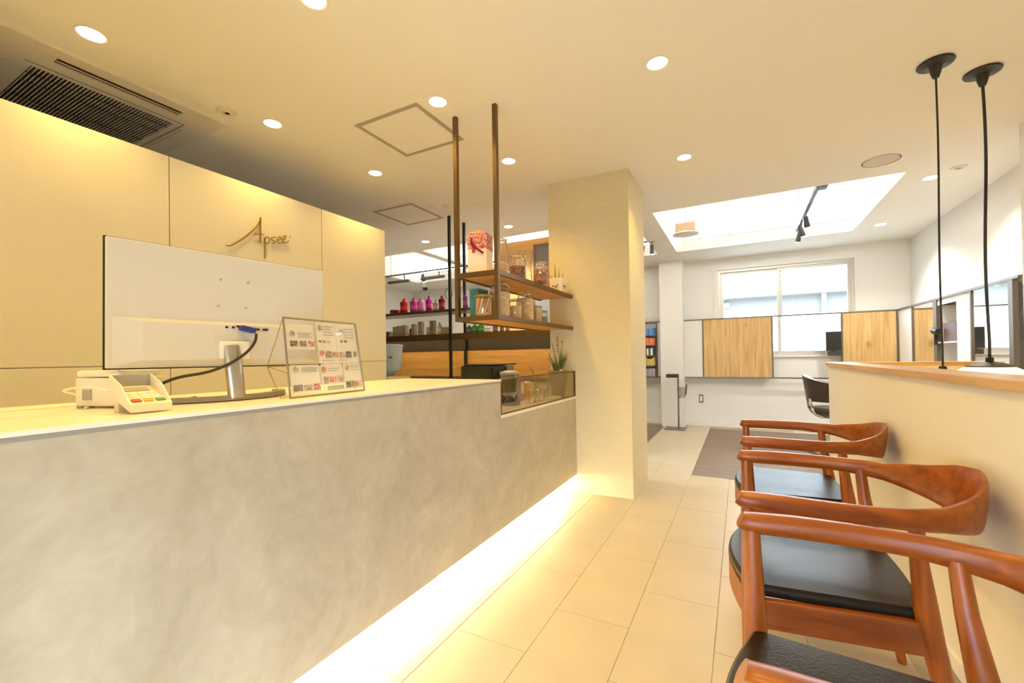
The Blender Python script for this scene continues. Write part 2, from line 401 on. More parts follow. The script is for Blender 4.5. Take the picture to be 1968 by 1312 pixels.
# half wall behind the hanging rack (bar counter) with edge-glued lumber
hw = struct('wall_half', G().box(-4.4, -1.36, 3.755, 3.82, 0, 1.255), M['wall'])
for j in range(4):
    z0 = .87 + j * .0665
    x = -4.4; k = 0
    while x < -1.36:
        L = random.uniform(.42, .75); x1 = min(-1.36, x + L)
        if x1 + .12 > -1.36: x1 = -1.36
        part('board', G().box(x + .0006, x1 - .0006, 3.737 + random.uniform(0, .0012), 3.755, z0 + .0006, z0 + .066), M['lumber'], hw); x = x1
part('dark_band', G().box(-4.4, -1.37, 3.728, 3.755, 1.137, 1.255), M['darkband'], hw)
part('worktop', G().box(-4.4, -1.36, 3.40, 3.755, .845, .87), M['black'], hw)
part('base_cabinet', G().box(-4.4, -1.36, 3.44, 3.755, 0, .845), M['wall'], hw)

# access panels in the ceiling
def access(x0, x1, y0, y1, label):
    t = thing('access_panel', label, 'access panel', ((x0 + x1) / 2, (y0 + y1) / 2, H - .004), 'ceiling access panels')
    g = G(); w = .022; z0, z1 = H - .006, H
    g.box(x0, x1, y0, y0 + w, z0, z1).box(x0, x1, y1 - w, y1, z0, z1).box(x0, x0 + w, y0 + w, y1 - w, z0, z1).box(x1 - w, x1, y0 + w, y1 - w, z0, z1)
    part('frame', g, M['hatchframe'], t)
    part('hatch', G().box(x0 + w + .002, x1 - w - .002, y0 + w + .002, y1 - w - .002, z0 + .003, z1), M['ceil'], t)
    part('latch', G().obox((x1 - w / 2, (y0 + y1) / 2, z0 - .001), .014, .03, .002), M['chrome'], t)
access(-2.0, -1.53, 1.835, 2.29, 'square ceiling access hatch nearer the camera, beside the bronze hanging poles')
access(-3.03, -2.575, 2.995, 3.47, 'square ceiling access hatch farther back, above the end of the white panel wall')

# neighbouring building seen through the window
nb = thing('building', 'pale blue-grey neighbouring building seen through the far window', 'building', (.6, 12.2, -.125))
M['fac'] = mat('facade', (.165, .158, .152), .8, var=.04, vscale=2)
M['fac2'] = mat('facade_band', (.12, .12, .12), .7)
part('facade', G().box(-8, 9, 12.2, 15, -.125, 2.42), M['fac'], nb)
part('eave', G().box(-8.3, 9.3, 11.9, 15.2, 2.42, 2.66), mat('eave', (.24, .225, .21), .8), nb)
part('gutter', G().tube([(-8.3, 11.88, 2.45), (9.3, 11.88, 2.45)], .05), M['fac2'], nb)
part('band', G().box(-8, 9, 12.17, 12.2, 1.98, 2.05), M['fac2'], nb)
part('downpipe', G().tube([(1.72, 12.1, -.1), (1.72, 12.1, 2.45)], .045), M['whiteplastic'], nb)
for x0, x1 in ((-.2, .35), (.55, 1.5), (2.0, 2.8)):
    w = part('window', G().box(x0, x1, 12.15, 12.2, 1.0, 1.93), M['whiteplastic'], nb)
    part('pane', G().box(x0 + .06, x1 - .06, 12.14, 12.15, 1.06, 1.87), mat('far_pane', (.35, .45, .50), .1), w)
for x in (-.62, -.28):
    part('wall_lamp', G().box(x - .06, x + .06, 12.05, 12.2, 2.22, 2.32), M['whiteplastic'], nb)

# ================================================================== LIGHTS THE ROOM HAS, PLUS ADDED UNSEEN DOWNLIGHTS
def downlight(x, y, label, kind='warm', r=.045, w=None):
    t = thing('downlight', label, 'downlight', (x, y, H), 'recessed ceiling downlights')
    part('trim_ring', G().lathe([(r + .007, -.001), (r + .006, -.004), (r, -.003), (r, 0)], (x, y, H), 28, cap=False), M['whiteplastic'], t)
    if kind == 'off':
        part('lens', G().disc((x, y, H), r, -.003, -.001, 28), M['dlensoff'], t); return
    part('lens', G().lathe([(r * .3, -.010), (r * .8, -.007), (r, -.002)], (x, y, H), 28), M['dlens' if kind == 'warm' else 'dlensc'], t)
    d = bpy.data.lights.new('downlight_lamp', 'SPOT'); d.energy = (w or (DL_WARM if kind == 'warm' else DL_COOL)) * 6.0
    d.color = WARM if kind == 'warm' else NEUT
    d.spot_size = math.radians(125); d.spot_blend = .8; d.shadow_soft_size = .04
    o = bpy.data.objects.new('lamp', d); COL.objects.link(o); o.parent = t; o.location = (0, 0, -.02)
for a in (
    (-2.40, .787, 'lit round downlight above the left panel wall, nearest the air conditioner grille', 'warm', .045, 3.2),
    (-2.40, 1.588, 'lit round downlight above the left panel wall, right of the air conditioner', 'warm', .045, 3.2),
    (-2.385, 2.38, 'lit round downlight above the far end of the left panel wall', 'warm', .045, 3.4),
    (-1.43, 1.115, 'lit round downlight cut by the top edge of the photo'),
    (-1.425, 1.886, 'lit round downlight beside the nearer ceiling access hatch'),
    (-1.427, 2.70, 'lit round downlight just right of the taller bronze hanging pole'),
    (-.325, 2.145, 'lit round downlight over the middle of the tiled aisle'),
    (-.324, 3.26, 'lit round downlight over the aisle just right of the cream pillar')): downlight(*a)
downlight(-.325, 1.03, 'added unseen downlight over the aisle near the camera')  # this near set is out of view, added to light the reception
downlight(-.325, -.05, 'added unseen downlight over the aisle behind the camera')
downlight(-1.43, .25, 'added unseen downlight over the near end of the counter')
downlight(-2.40, -.1, 'added unseen downlight over the near end of the panel wall')
downlight(-2.155, 4.05, 'lit round downlight beyond the hanging shelf, left of the pillar', 'cool')
downlight(-3.283, 4.07, 'lit round downlight beyond the end of the panel wall', 'cool')
downlight(1.379, 6.05, 'lit round downlight near the far right corner of the salon', 'cool', .05)
downlight(1.377, 4.634, 'lit round downlight beside the thinner pendant cord', 'cool', .05)
for x, y, l in ((-1.496, 3.10, 'unlit ceiling spot just left of the cream pillar top'), (-2.081, 3.347, 'unlit ceiling spot between the bronze poles'),
                (-2.475, 3.165, 'unlit ceiling spot right above the farther access hatch'), (-3.205, 3.207, 'unlit ceiling spot just left of the farther access hatch')):
    downlight(x, y, l, 'off', .03)

# cove light strips inside the coffers
def cove(x0, x1, y0, y1, label, z=2.60):
    t = thing('cove_light', label, 'cove light', ((x0 + x1) / 2, (y0 + y1) / 2, z), 'cove light strips')
    part('housing', G().box(x0, x1, y0, y1, z - .02, z), M['whiteplastic'], t)
    part('tube', G().box(x0 + .005, x1 - .005, y0 + .006, y1 - .006, z, z + .02), M['cove2' if x0 < -2 else 'cove'], t)
cove(-.70, 1.13, 4.40, 4.45, 'light strip hidden along the near edge of the right coffer')
cove(-.70, 1.13, 6.16, 6.21, 'light strip along the far edge of the right coffer')
cove(-5.1, -1.02, 4.40, 4.45, 'light strip hidden along the near edge of the left coffer')
cove(-5.1, -1.02, 6.16, 6.21, 'light strip along the far edge of the left coffer')

# pendants
def pendant(x, y, ztop, r_cord, bend, label):
    t = thing('pendant_lamp', label, 'pendant lamp', (x, y, ztop - .2), 'pendant lamps over the booth')
    part('canopy', G().lathe([(.012, -.075), (.020, -.05), (.026, -.018), (.030, -.016), (.068, -.012), (.070, -.007), (.066, 0)], (x, y, H), 28), M['black'], t, smooth=True)
    pts = []
    for i in range(15):
        f = i / 14; z = H - .07 + (ztop + .02 - H + .07) * f
        pts.append((x + bend * math.sin(f * PI * 2.2) * (1 - .3 * f), y + bend * .5 * math.sin(f * PI * 1.3), z))
    pts[-1] = (x, y, ztop + .02)
    part('cord', G().tube(pts, r_cord, 8), M['black'], t, smooth=True)
    part('cap', G().lathe([(.088, -.012), (.088, -.006), (.05, .008), (.016, .016), (.014, .035), (.006, .038)], (x, y, ztop), 28), M['black'], t, smooth=True)
    part('shade', G().lathe([(.150, -.125), (.147, -.09), (.135, -.055), (.110, -.026), (.086, -.013)], (x, y, ztop), 36, cap=False), M['shadecone'], t, smooth=True)
    b = part('bulb', G().lathe([(.004, -.105), (.025, -.095), (.032, -.075), (.022, -.045), (.012, -.025)], (x, y, ztop), 14), M['bulb'], t, smooth=True)
    d = bpy.data.lights.new('pendant_light', 'POINT'); d.energy = 9; d.color = WARM; d.shadow_soft_size = .04
    o = bpy.data.objects.new('lamp', d); COL.objects.link(o); o.parent = t; o.location = (0, 0, .2 - .13)
pendant(.858, 2.798, .95, .0042, .003, 'black pendant lamp with the thinner straight cord, left of the pair')
pendant(1.093, 3.002, .988, .0065, .007, 'black pendant lamp with thicker wavy cord and pale cone shade')

# ================================================================== RECEPTION COUNTER
XC = -1.146; YT = 2.036
rc = thing('reception_counter', 'long grey plaster reception counter with thin white top and glowing plinth', 'counter', (-1.45, 1.2, 0))
part('body', G().box(-1.79, XC, -.88, YT, .14, .921), M['plaster'], rc, label='trowelled grey plaster front')
part('low_body', G().box(-1.79, XC, YT, PY0, .14, .731), M['plaster'], rc)
part('shade_strip', G().box(-1.80, XC + .001, -.88, YT + .001, .921, .931), M['cshade'], rc)  # shade below the white lip, painted as a grey strip
part('top', G().box(-1.81, XC + .004, -.88, YT + .002, .931, .941), M['ctop'], rc, bevel=.0015, label='thin white counter top')
part('low_top', G().box(-1.79, XC + .001, YT + .002, PY0, .731, .748), M['ctop'], rc)
part('plinth', G().box(-1.70, -1.27, -.88, PY0, 0, .14), M['ctop'], rc)
part('led_strip', G().box(-1.262, -1.238, -.85, PY0 - .03, .128, .138), M['led'], rc, label='glowing warm light strip under the counter')
gs = thing('glass_screen', 'low tinted glass screen in bronze frame on the lower counter end', 'glass screen', (XC - .01, 2.63, .748))
g = G(); fr = .009
g.box(XC - .012, XC, YT + .004, PY0 - .002, .946 - fr, .946).box(XC - .012, XC, PY0 - .012, PY0 - .002, .748, .946 - fr).box(XC - .012, XC, YT + .012, PY0 - .012, .748, .754).box(XC - .012, XC, YT + .004, YT + .012, .748, .946 - fr)
part('frame', g, M['steel'], gs)
part('pane', G().box(XC - .008, XC - .004, YT + .012, PY0 - .012, .754, .946 - fr), M['smoked'], gs)

# hanging shelf
SX0, SX1, SY0, SY1 = -1.445, -1.158, 2.048, PY0
hs = thing('hanging_shelf', 'two-tier bronze hanging shelf with wood boards fixed to ceiling and pillar', 'shelf', (-1.3, 2.64, 1.27))
b = .024
for x in (SX0, SX1 - b):
    part('pole', G().box(x, x + b, SY0, SY0 + b, 1.268, H), M['steel'], hs)
for z in (1.268, 1.516):
    g = G()
    g.box(SX0 + b, SX1 - b, SY0 + .001, SY0 + b, z, z + .026)
    g.box(SX0, SX0 + b, SY0 + b, SY1, z, z + .026).box(SX1 - b, SX1, SY0 + b, SY1, z, z + .026)
    tr = part('tier_frame', g, M['steel'], hs)
    part('board', G().box(SX0 + b, SX1 - b, SY0 + b, SY1 - .002, z + .006, z + .024), M['shelfwood'], hs)
Z1, Z2 = 1.294, 1.542

# rear rack
M['addedstrip'] = emis('added_shelf_strip', (1.0, .72, .32), 30.0)
rr = thing('rear_rack', 'dark steel rack with product shelves behind the counter, hung from the ceiling', 'rack', (-2.5, 3.6, .87))
for y in (3.445, 3.70):
    part('pole', G().box(-2.508, -2.484, y, y + .022, .87, H), M['black'], rr)
    part('pole', G().box(-4.3, -4.276, y, y + .022, .87, H), M['black'], rr)
part('top_shelf', G().box(-4.3, -2.18, 3.45, 3.72, 1.515, 1.540), M['steel'], rr)
part('bottom_shelf', G().box(-4.3, -1.37, 3.45, 3.727, 1.270, 1.300), M['steel'], rr)
part('valance', G().box(-4.3, -1.37, 3.45, 3.458, 1.238, 1.270), M['steel'], rr)
part('added_under_light', G().box(-4.2, -1.45, 3.460, 3.475, 1.264, 1.270), M['addedstrip'], rr, label='added unseen warm light strip under the lower shelf')  # unseen strip, added to brighten the lumber boards
RZ1, RZ2 = 1.300, 1.540

# ---- lettering on the panel wall
LT = {'A': [[(1.4147, 1.7175), (1.4305, 1.7188), (1.448, 1.7279), (1.4807, 1.7537), (1.5236, 1.7917), (1.5646, 1.8364), (1.5938, 1.8741), (1.6087, 1.9038), (1.6165, 1.9318)], [(1.6165, 1.9334), (1.614, 1.7746)], [(1.5788, 1.824), (1.6311, 1.833)]],
 'p': [[(1.6409, 1.8149), (1.6419, 1.75), (1.6419, 1.6882)], [(1.6407, 1.8018), (1.6459, 1.8161), (1.6577, 1.8238), (1.6696, 1.8184), (1.6711, 1.8023), (1.6641, 1.7876), (1.6523, 1.7833), (1.6456, 1.785)]],
 's': [[(1.7146, 1.8324), (1.6989, 1.832), (1.6832, 1.82), (1.6918, 1.8121), (1.7073, 1.809), (1.709, 1.8028), (1.6916, 1.7922)]],
 'e': [[(1.7232, 1.8177), (1.7392, 1.8248), (1.7465, 1.8383), (1.7394, 1.845), (1.7269, 1.832), (1.7232, 1.8144), (1.7301, 1.8043), (1.7462, 1.8062), (1.7552, 1.815)]],
 'e2': [[(1.7571, 1.8256), (1.7717, 1.8358), (1.781, 1.8499), (1.7775, 1.8609), (1.7665, 1.8549), (1.7591, 1.8362), (1.7589, 1.8192), (1.7678, 1.8128), (1.7861, 1.8187), (1.8029, 1.8345)]],
 'dot': [[(1.8080, 1.8623), (1.8140, 1.8627)]]}
def smoothpts(p, n=4):
    if len(p) < 3: return p
    out = []
    for i in range(len(p) - 1):
        a = p[max(0, i - 1)]; b_ = p[i]; c = p[i + 1]; d = p[min(len(p) - 1, i + 2)]
        for k in range(n):
            t = k / n
            out.append(tuple(.5 * ((2 * b_[j]) + (-a[j] + c[j]) * t + (2 * a[j] - 5 * b_[j] + 4 * c[j] - d[j]) * t * t + (-a[j] + 3 * b_[j] - 3 * c[j] + d[j]) * t ** 3) for j in range(len(b_))))
    out.append(p[-1]); return out
sg = thing('wall_sign', 'brass handwritten Apsee lettering mounted on the left panel wall', 'sign', (XL, 1.6, 1.69))
for k, ss in LT.items():
    g = G()
    for s_ in ss:
        q = smoothpts(s_)
        big = k == 'A' or (k == 'p' and len(s_) == 3)
        hw_ = .0034 if big else .0026
        n = len(q); secs = []
        for i in range(n):
            f = 1.0
            if k == 'A' and len(s_) > 5: f = .55 + .75 * math.sin(PI * min(1, (i + .8) / n))
            secs.append([(-hw_ * f, -.003), (hw_ * f, -.003), (hw_ * f, .003), (-hw_ * f, .003)])
        g.sweep([(XL + .012, y, z) for y, z in q], secs, up=(1, 0, 0))
    part('dot' if k == 'dot' else 'letter', g, M['brass'], sg)

# ================================================================== ARMCHAIRS
def lerp_tab(tab, t):
    for (t0, *a), (t1, *b_) in zip(tab[:-1], tab[1:]):
        if t <= t1:
            f = (t - t0) / (t1 - t0)
            return [x + (y - x) * f for x, y in zip(a, b_)]
    return tab[-1][1:]
def make_chair(label):
    t = thing('armchair', label, 'armchair', (0, 0, 0), 'teak waiting armchairs along the partition')
    # plan curve of arm and back, local: x = 0 front tip .. .575 back, y = +-.30
    half = [(-.012, .292), (.03, .2945), (.10, .300), (.19, .304), (.28, .300), (.36, .284), (.43, .250), (.49, .198), (.535, .135), (.560, .068), (.568, 0)]
    path = smoothpts([(x, -y) for x, y in half] + [(x, y) for x, y in half[-2::-1]], 4)
    N = len(path)
    # width, height, z of the section along 0..1 (one side to the middle)
    tab = [(0, .050, .036, .657), (.035, .046, .044, .652), (.09, .050, .048, .651), (.2, .052, .050, .652), (.42, .036, .048, .650), (.60, .030, .060, .646), (.76, .026, .105, .645), (.88, .024, .145, .648), (1, .023, .158, .650)]
    pts = []; secs = []
    for i, (x, y) in enumerate(path):
        u = i / (N - 1); s_ = 2 * u if u < .5 else 2 - 2 * u
        w, h, z = lerp_tab(tab, s_)
        pts.append((x, y, z))
        n = 14; sec = []
        tilt = .16 * max(0, (s_ - .55) / .45)
        for k in range(n):
            a = 2 * PI * k / n; e = .75
            cx = math.copysign(abs(math.cos(a)) ** e, math.cos(a)) * w / 2; cz = math.copysign(abs(math.sin(a)) ** e, math.sin(a)) * h / 2
            sec.append((cx + tilt * cz, cz))
        secs.append(sec)
    part('arm_and_back_rail', G().sweep(pts, secs), M['teak'], t, smooth=True, label='bent one-piece arm and back rail')
    for sgn in (-1, 1):
        part('leg', G().tube([(.012, sgn * .290, .645), (.014, sgn * .288, .55), (.016, sgn * .284, .42), (.016, sgn * .282, .34), (.012, sgn * .284, .18), (.006, sgn * .287, 0)],
                             [.017, .020, .025, .025, .021, .013], 12, up=(1, 0, 0)), M['teakz'], t, smooth=True)
        part('leg', G().tube([(.372, sgn * .276, .640), (.380, sgn * .264, .54), (.396, sgn * .246, .42), (.408, sgn * .240, .34), (.438, sgn * .245, .18), (.470, sgn * .252, 0)],
                             [.016, .019, .025, .025, .021, .013], 12, up=(1, 0, 0)), M['teakz'], t, smooth=True)
        g = G(); y0, y1 = sgn * .283, sgn * .243
        g.prism([(.02, y0 - .011, .300), (.40, y1 - .011, .306), (.40, y1 - .011, .388), (.02, y0 - .011, .378)], (0, .022, 0))
        part('side_rail', g, M['teak'], t, bevel=.003)
    # bowed front rail and straight rear rail
    fpts = [(.014 - .05 * math.cos(f * PI / 2), f * .275, .345) for f in [i / 8 - 1 for i in range(17)]]
    part('front_rail', G().sweep(fpts, [[(-.011, -.04), (.011, -.04), (.011, .038), (-.011, .038)]] * 17), M['teak'], t, smooth=True)
    part('rear_rail', G().box(.395, .417, -.235, .235, .318, .388), M['teak'], t, bevel=.003)
    # seat pad: bowed front, narrower rear, slightly dished and rounded
    def outline(s_):
        o = []
        for i in range(13):
            f = i / 6 - 1; o.append((.012 - .058 * math.cos(f * PI / 2) + (1 - s_) * .3, f * .272))
        for i in range(7):
            f = 1 - i / 3; o.append((.405 + .012 * math.cos(f * PI / 2), f * .232))
        return o
    base = outline(1.0); cxy = (.19, 0); g = G(); vs = []; n = len(base)
    rings = [(1.0, .380), (1.008, .390), (1.0, .402), (.97, .410), (.85, .410), (.6, .404), (.3, .400)]
    for k, z in rings:
        for x, y in base: vs.append((cxy[0] + (x - cxy[0]) * k, y * k, z))
    fs = [tuple(range(n))]
    for j in range(len(rings) - 1):
        for i in range(n): fs.append((j * n + i, j * n + (i + 1) % n, (j + 1) * n + (i + 1) % n, (j + 1) * n + i))
    fs.append(tuple((len(rings) - 1) * n + i for i in range(n)))
    g.add(vs, fs)
    part('seat', g, M['leather'], t, smooth=True, label='black leather seat pad')
    return t
ch = make_chair('teak armchair with black leather seat, nearest the camera, cut by the photo edge')
ch.location = (0.005, .905, 0)
c2 = copy_tree(ch); c2.location = (0.0, 1.672, 0); c2['label'] = 'teak armchair with black leather seat, middle one of the row'
c3 = copy_tree(ch); c3.location = (0.010, 2.597, 0); c3['label'] = 'teak armchair with black leather seat, farthest from the camera'

# ================================================================== THINGS ON THE COUNTER
def grains(name, c1, c2, sc=45):
    m = mat(name, c1, .7); nt = m.node_tree; b_ = nt.nodes['Principled BSDF']
    tc = nt.nodes.new('ShaderNodeTexCoord'); v = nt.nodes.new('ShaderNodeTexVoronoi'); v.inputs['Scale'].default_value = sc
    nt.links.new(tc.outputs['Object'], v.inputs['Vector'])
    r = nt.nodes.new('ShaderNodeValToRGB'); r.color_ramp.elements[0].color = (*c2, 1); r.color_ramp.elements[1].color = (*c1, 1)
    sp = nt.nodes.new('ShaderNodeSeparateColor'); nt.links.new(v.outputs['Color'], sp.inputs[0]); nt.links.new(sp.outputs[0], r.inputs[0]); nt.links.new(r.outputs[0], b_.inputs['Base Color'])
    bp_ = nt.nodes.new('ShaderNodeBump'); bp_.inputs['Strength'].default_value = .6; bp_.inputs['Distance'].default_value = .004; bp_.invert = True
    nt.links.new(v.outputs['Distance'], bp_.inputs['Height']); nt.links.new(bp_.outputs[0], b_.inputs['Normal'])
    return m
ZC = .941
# monitor seen from behind
mo = thing('monitor', 'large white-backed desktop monitor on a steel stand, turned away on the counter', 'monitor', (-1.36, .78, ZC))
a0 = Vector((-1.425, .492, 0)); a1 = Vector((-1.345, 1.075, 0)); ax = (a1 - a0).normalized(); nx = Vector((ax.y, -ax.x, 0))   # nx points to the camera side
ang = math.atan2(ax.y, ax.x)
def MP(u, v, d=0):       # u along width 0..1, v height above bottom, d towards camera
    W_ = (a1 - a0).length; p = a0 + ax * (u * W_) + nx * (d + .03 * (v - .16)); return Vector((p.x, p.y, 1.046 + v))
hh = .338
def mbox(u0, u1, v0, v1, d0, d1):
    g = G(); vs = [MP(u, v, d) for d in (d0, d1) for u, v in ((u0, v0), (u1, v0), (u1, v1), (u0, v1))]
    return g.add(vs, [(0, 1, 2, 3), (7, 6, 5, 4), (0, 4, 5, 1), (1, 5, 6, 2), (2, 6, 7, 3), (3, 7, 4, 0)])
part('back_shell', mbox(0, 1, 0, hh, -.012, 0), M['monitorwhite'], mo, bevel=.003)
part('bezel', mbox(-.004, 1.004, -.004, hh + .003, -.020, -.0125), M['black'], mo)
part('screen', mbox(.012, .988, .012, hh - .008, -.0215, -.0202), M['blackgloss'], mo)
bulge = G(); vs = [MP(u, v, d) for u, v, d in ((.0 + .02, .005, 0), (.98, .005, 0), (.98, .135, 0), (.02, .135, 0), (.12, .02, .018), (.88, .02, .018), (.88, .125, .018), (.12, .125, .018))]
bulge.add(vs, [(4, 5, 6, 7), (0, 1, 5, 4), (1, 2, 6, 5), (2, 3, 7, 6), (3, 0, 4, 7), (3, 2, 1, 0)])
bs = part('electronics_bulge', bulge, M['monitorwhite'], mo, bevel=.002)
for u in (.455, .485, .507): part('port', G().obox(MP(u, .117 if u < .5 else .121, .019), .006, .006, .006, Rz(ang)), M['black'], bs)
for u in (.60, .645): part('port', G().obox(MP(u, .114, .019), .016, .006, .006, Rz(ang)), M['black'], bs)
for u, v in ((.44, .262), (.57, .262), (.43, .182), (.56, .182)): part('screw', G().obox(MP(u, v, .001), .005, .004, .005, Rz(ang)), M['greyplastic'], mo)
part('rating_label', mbox(.40, .52, .062, .098, .0182, .0188), mat('label_print', (.70, .66, .58), .6), bs)
part('neck', G().sweep([MP(.47, .06, .026), MP(.475, .02, .034), MP(.48, -.05, .045), MP(.485, -.096, .048)], [[(.024 * math.cos(2 * PI * k / 18), .016 * math.sin(2 * PI * k / 18)) for k in range(18)]] * 4, up=tuple(nx)), M['brushed'], mo, smooth=True, label='brushed steel stand neck')
part('neck_bracket', mbox(.42, .56, .02, .075, .016, .034), M['whiteplastic'], mo, bevel=.006)
M['footsteel'] = mat('foot_steel', (.36, .33, .28), .35, .8)
nb_ = MP(.485, -.098, .044)
bp = []
for i in range(21):
    f = i / 20; a = PI * f
    q = nb_ + ax * (-.20 * math.cos(a)) + nx * (-.17 * (1 - math.sin(a)) ** 1.0)
    bp.append((q.x, q.y, ZC + .007))
part('base', G().sweep(bp, [[(-.016, -.004), (.016, -.004), (.014, .010), (-.014, .010)]] * 21), M['footsteel'], mo, smooth=True, label='curved steel foot')
part('base_pad', G().sweep([(x, y, ZC + .0015) for x, y, z in bp], [[(-.013, -.0015), (.013, -.0015), (.013, .0014), (-.013, .0014)]] * 21), M['black'], mo)
# video cable with blue plug
vc = thing('video_cable', 'black video cable with blue plug hanging from the back of the monitor', 'cable', (-1.32, .72, ZC))
cp = [MP(.575, .098, .05), MP(.565, .075, .056), MP(.53, .045, .058), MP(.46, .012, .056), MP(.36, -.015, .05), MP(.24, -.030, .03), MP(.165, -.055, .01), MP(.15, -.085, .0), MP(.19, -.1005, -.02), MP(.30, -.1005, -.07), MP(.42, -.1005, -.16)]
part('cord', G().tube(smoothpts([tuple(q) for q in cp], 5), .0042, 8), M['black'], vc, smooth=True)
part('plug', G().obox(MP(.545, .112, .032), .042, .024, .016, Rz(ang) @ Ry(math.radians(12))), mat('vga_blue', (.02, .04, .26), .4), vc, bevel=.003)

# card terminal
o_ = Vector((-1.297, .509, ZC))
te = thing('card_terminal', 'cream card payment terminal with privacy shield and coloured keys on the counter edge', 'card terminal', tuple(o_)); te.scale = (.76, .76, .76)
rot = Rz(math.radians(90))
def TL(x, y, z): return tuple(o_ + rot @ Vector((x, y, z)))
# local: x across (-.05..+.05), y = depth (front at -.085, rear at +.085), z up; body slopes up to the rear
def tprism(prof, x0, x1): return G().prism([TL(x0, y, z) for y, z in prof], rot @ Vector((x1 - x0, 0, 0)))
part('body', tprism([(-.085, .004), (-.085, .030), (.055, .082), (.055, .055)], -.055, .055), M['creamplastic'], te, bevel=.003)
part('foot', tprism([(.02, 0), (.02, .045), (.05, .056), (.05, 0)], -.045, .045), M['creamplastic'], te, bevel=.002)
for x in (-.055, .051):
    part('shield_side', tprism([(-.082, .028), (-.070, .040), (-.02, .088), (.05, .118), (.058, .112), (.055, .078)], x, x + .004), M['creamplastic'], te)
part('shield_back', tprism([(.050, .078), (.052, .117), (.058, .113), (.056, .078)], -.051, .051), M['greyplastic'], te)
sl = math.atan2(.052, .140)
rt = rot @ Rx(sl)
def TS(x, s_, d=0):       # point on the slope: s_ from 0 (front) to 1
    y = -.085 + .14 * s_; z = .030 + .052 * s_ + d; return Vector(TL(x, y, z))
part('display', G().obox(TS(0, .76, .001), .064, .030, .003, rt), M['greyplastic'], te)
for r in range(3):
    for c in range(3):
        part('key', G().obox(TS(-.026 + .026 * c, .52 - .12 * r, .002), .019, .011, .004, rt), M['whiteplastic'], te, bevel=.001, seg=1)
for x, c, nme in ((-.032, (.55, .08, .03), 'red'), (-.001, (.65, .42, .06), 'yellow'), (.031, (.08, .35, .18), 'green')):
    part('key', G().obox(TS(x, .14, .002), .024, .016, .006, rt), mat('key_' + nme, c, .4), te, bevel=.002, label=nme + ' key')

# receipt printer
rp = thing('receipt_printer', 'small white receipt printer behind the card terminal', 'printer', (-1.50, .53, ZC))
rt2 = Rz(math.radians(20)); o2 = Vector((-1.515, .555, ZC))
def RB(x0, x1, y0, y1, z0, z1):
    g = G(); c = rt2 @ Vector(((x0 + x1) / 2, (y0 + y1) / 2, (z0 + z1) / 2)); return g.obox(o2 + c, x1 - x0, y1 - y0, z1 - z0, rt2)
part('body', RB(-.07, .07, -.06, .06, .006, .080), M['whiteplastic'], rp, bevel=.004)
part('lid', RB(-.068, .062, -.06, .06, .082, .100), M['whiteplastic'], rp, bevel=.008)
part('port_recess', RB(.0695, .0715, -.035, .03, .012, .052), M['black'], rp)
part('port', RB(.071, .074, -.028, -.008, .018, .034), M['greyplastic'], rp)
part('port', RB(.071, .074, .002, .022, .018, .034), M['greyplastic'], rp)
part('power_socket', RB(-.045, -.018, -.0625, -.0595, .022, .05), M['greyplastic'], rp)
for x in (-.06, .06):
    for y in (-.05, .05): part('foot', RB(x - .008, x + .008, y - .008, y + .008, 0, .006), M['greyplastic'], rp)
g = G().tube(smoothpts([(-1.375, .478, ZC + .05), (-1.43, .462, ZC + .062), (-1.52, .455, ZC + .055), (-1.62, .47, ZC + .045), (-1.665, .51, ZC + .03), (-1.65, .545, ZC + .012), (-1.60, .53, ZC + .004), (-1.50, .475, ZC + .004)], 5), .0028, 6)
single('white_cable', g, M['whiteplastic'], 'thin white cable looped around the receipt printer', 'cable', (-1.55, .48, ZC), smooth=True)
single('paper_sheet', G().obox((-1.69, .42, ZC + .0012), .11, .26, .0016, Rz(.12)), M['whiteplastic'], 'flat sheet of paper lying at the back of the counter', 'paper', (-1.69, .42, ZC))

# photo frame with cards
pf = thing('photo_frame', 'clear glass stand frame with metal edges holding printed staff cards', 'photo frame', (-1.245, 1.02, ZC))
B0 = Vector((-1.232, .864, ZC + .003)); B1 = Vector((-1.262, 1.190, ZC + .003)); T0 = Vector((-1.275, .872, ZC + .255)); T1 = Vector((-1.303, 1.186, ZC + .255))
def PF(u, v, d=0):
    p = B0.lerp(B1, u).lerp(T0.lerp(T1, u), v); return p + Vector((d, 0, d * .17))
def pquad(u0, u1, v0, v1, d0, d1):
    vs = [PF(u, v, d) for d in (d0, d1) for u, v in ((u0, v0), (u1, v0), (u1, v1), (u0, v1))]
    return G().add(vs, [(0, 3, 2, 1), (4, 5, 6, 7), (0, 1, 5, 4), (1, 2, 6, 5), (2, 3, 7, 6), (3, 0, 4, 7)])
g = G()
for a, b_ in ((PF(0, 0), PF(1, 0)), (PF(1, 0), PF(1, 1)), (PF(1, 1), PF(0, 1)), (PF(0, 1), PF(0, 0))): g.tube([a, b_], .0034, 6)
part('edge_frame', g, M['silver'], pf)
part('pane', pquad(.01, .99, .01, .99, .0016, .0026), M['paneglass'], pf)
bkp = PF(.0, .45, -.10); bkq = PF(1, .45, -.10); g = G()
for a, b_ in ((PF(0, 1), bkp), (bkp, PF(0, .02, -.045)), (PF(0, .30), bkp), (PF(1, 1), bkq), (bkq, PF(1, .02, -.045)), (bkp, bkq), (PF(0, .02, -.045), PF(1, .02, -.045))): g.tube([a, b_], .0014, 6)
part('wire_stand', g, M['brass'], pf)
M['card'] = mat('card_white', (.86, .82, .74), .6)
def snaps(i, c):
    m = grains('print_%d' % i, tuple(min(1, q * 2.2 + .25) for q in c), c, 170); return m
pal = [snaps(i, c) for i, c in enumerate(((.06, .045, .035), (.16, .09, .05), (.35, .10, .07), (.25, .22, .20), (.10, .10, .09), (.36, .20, .14)))]
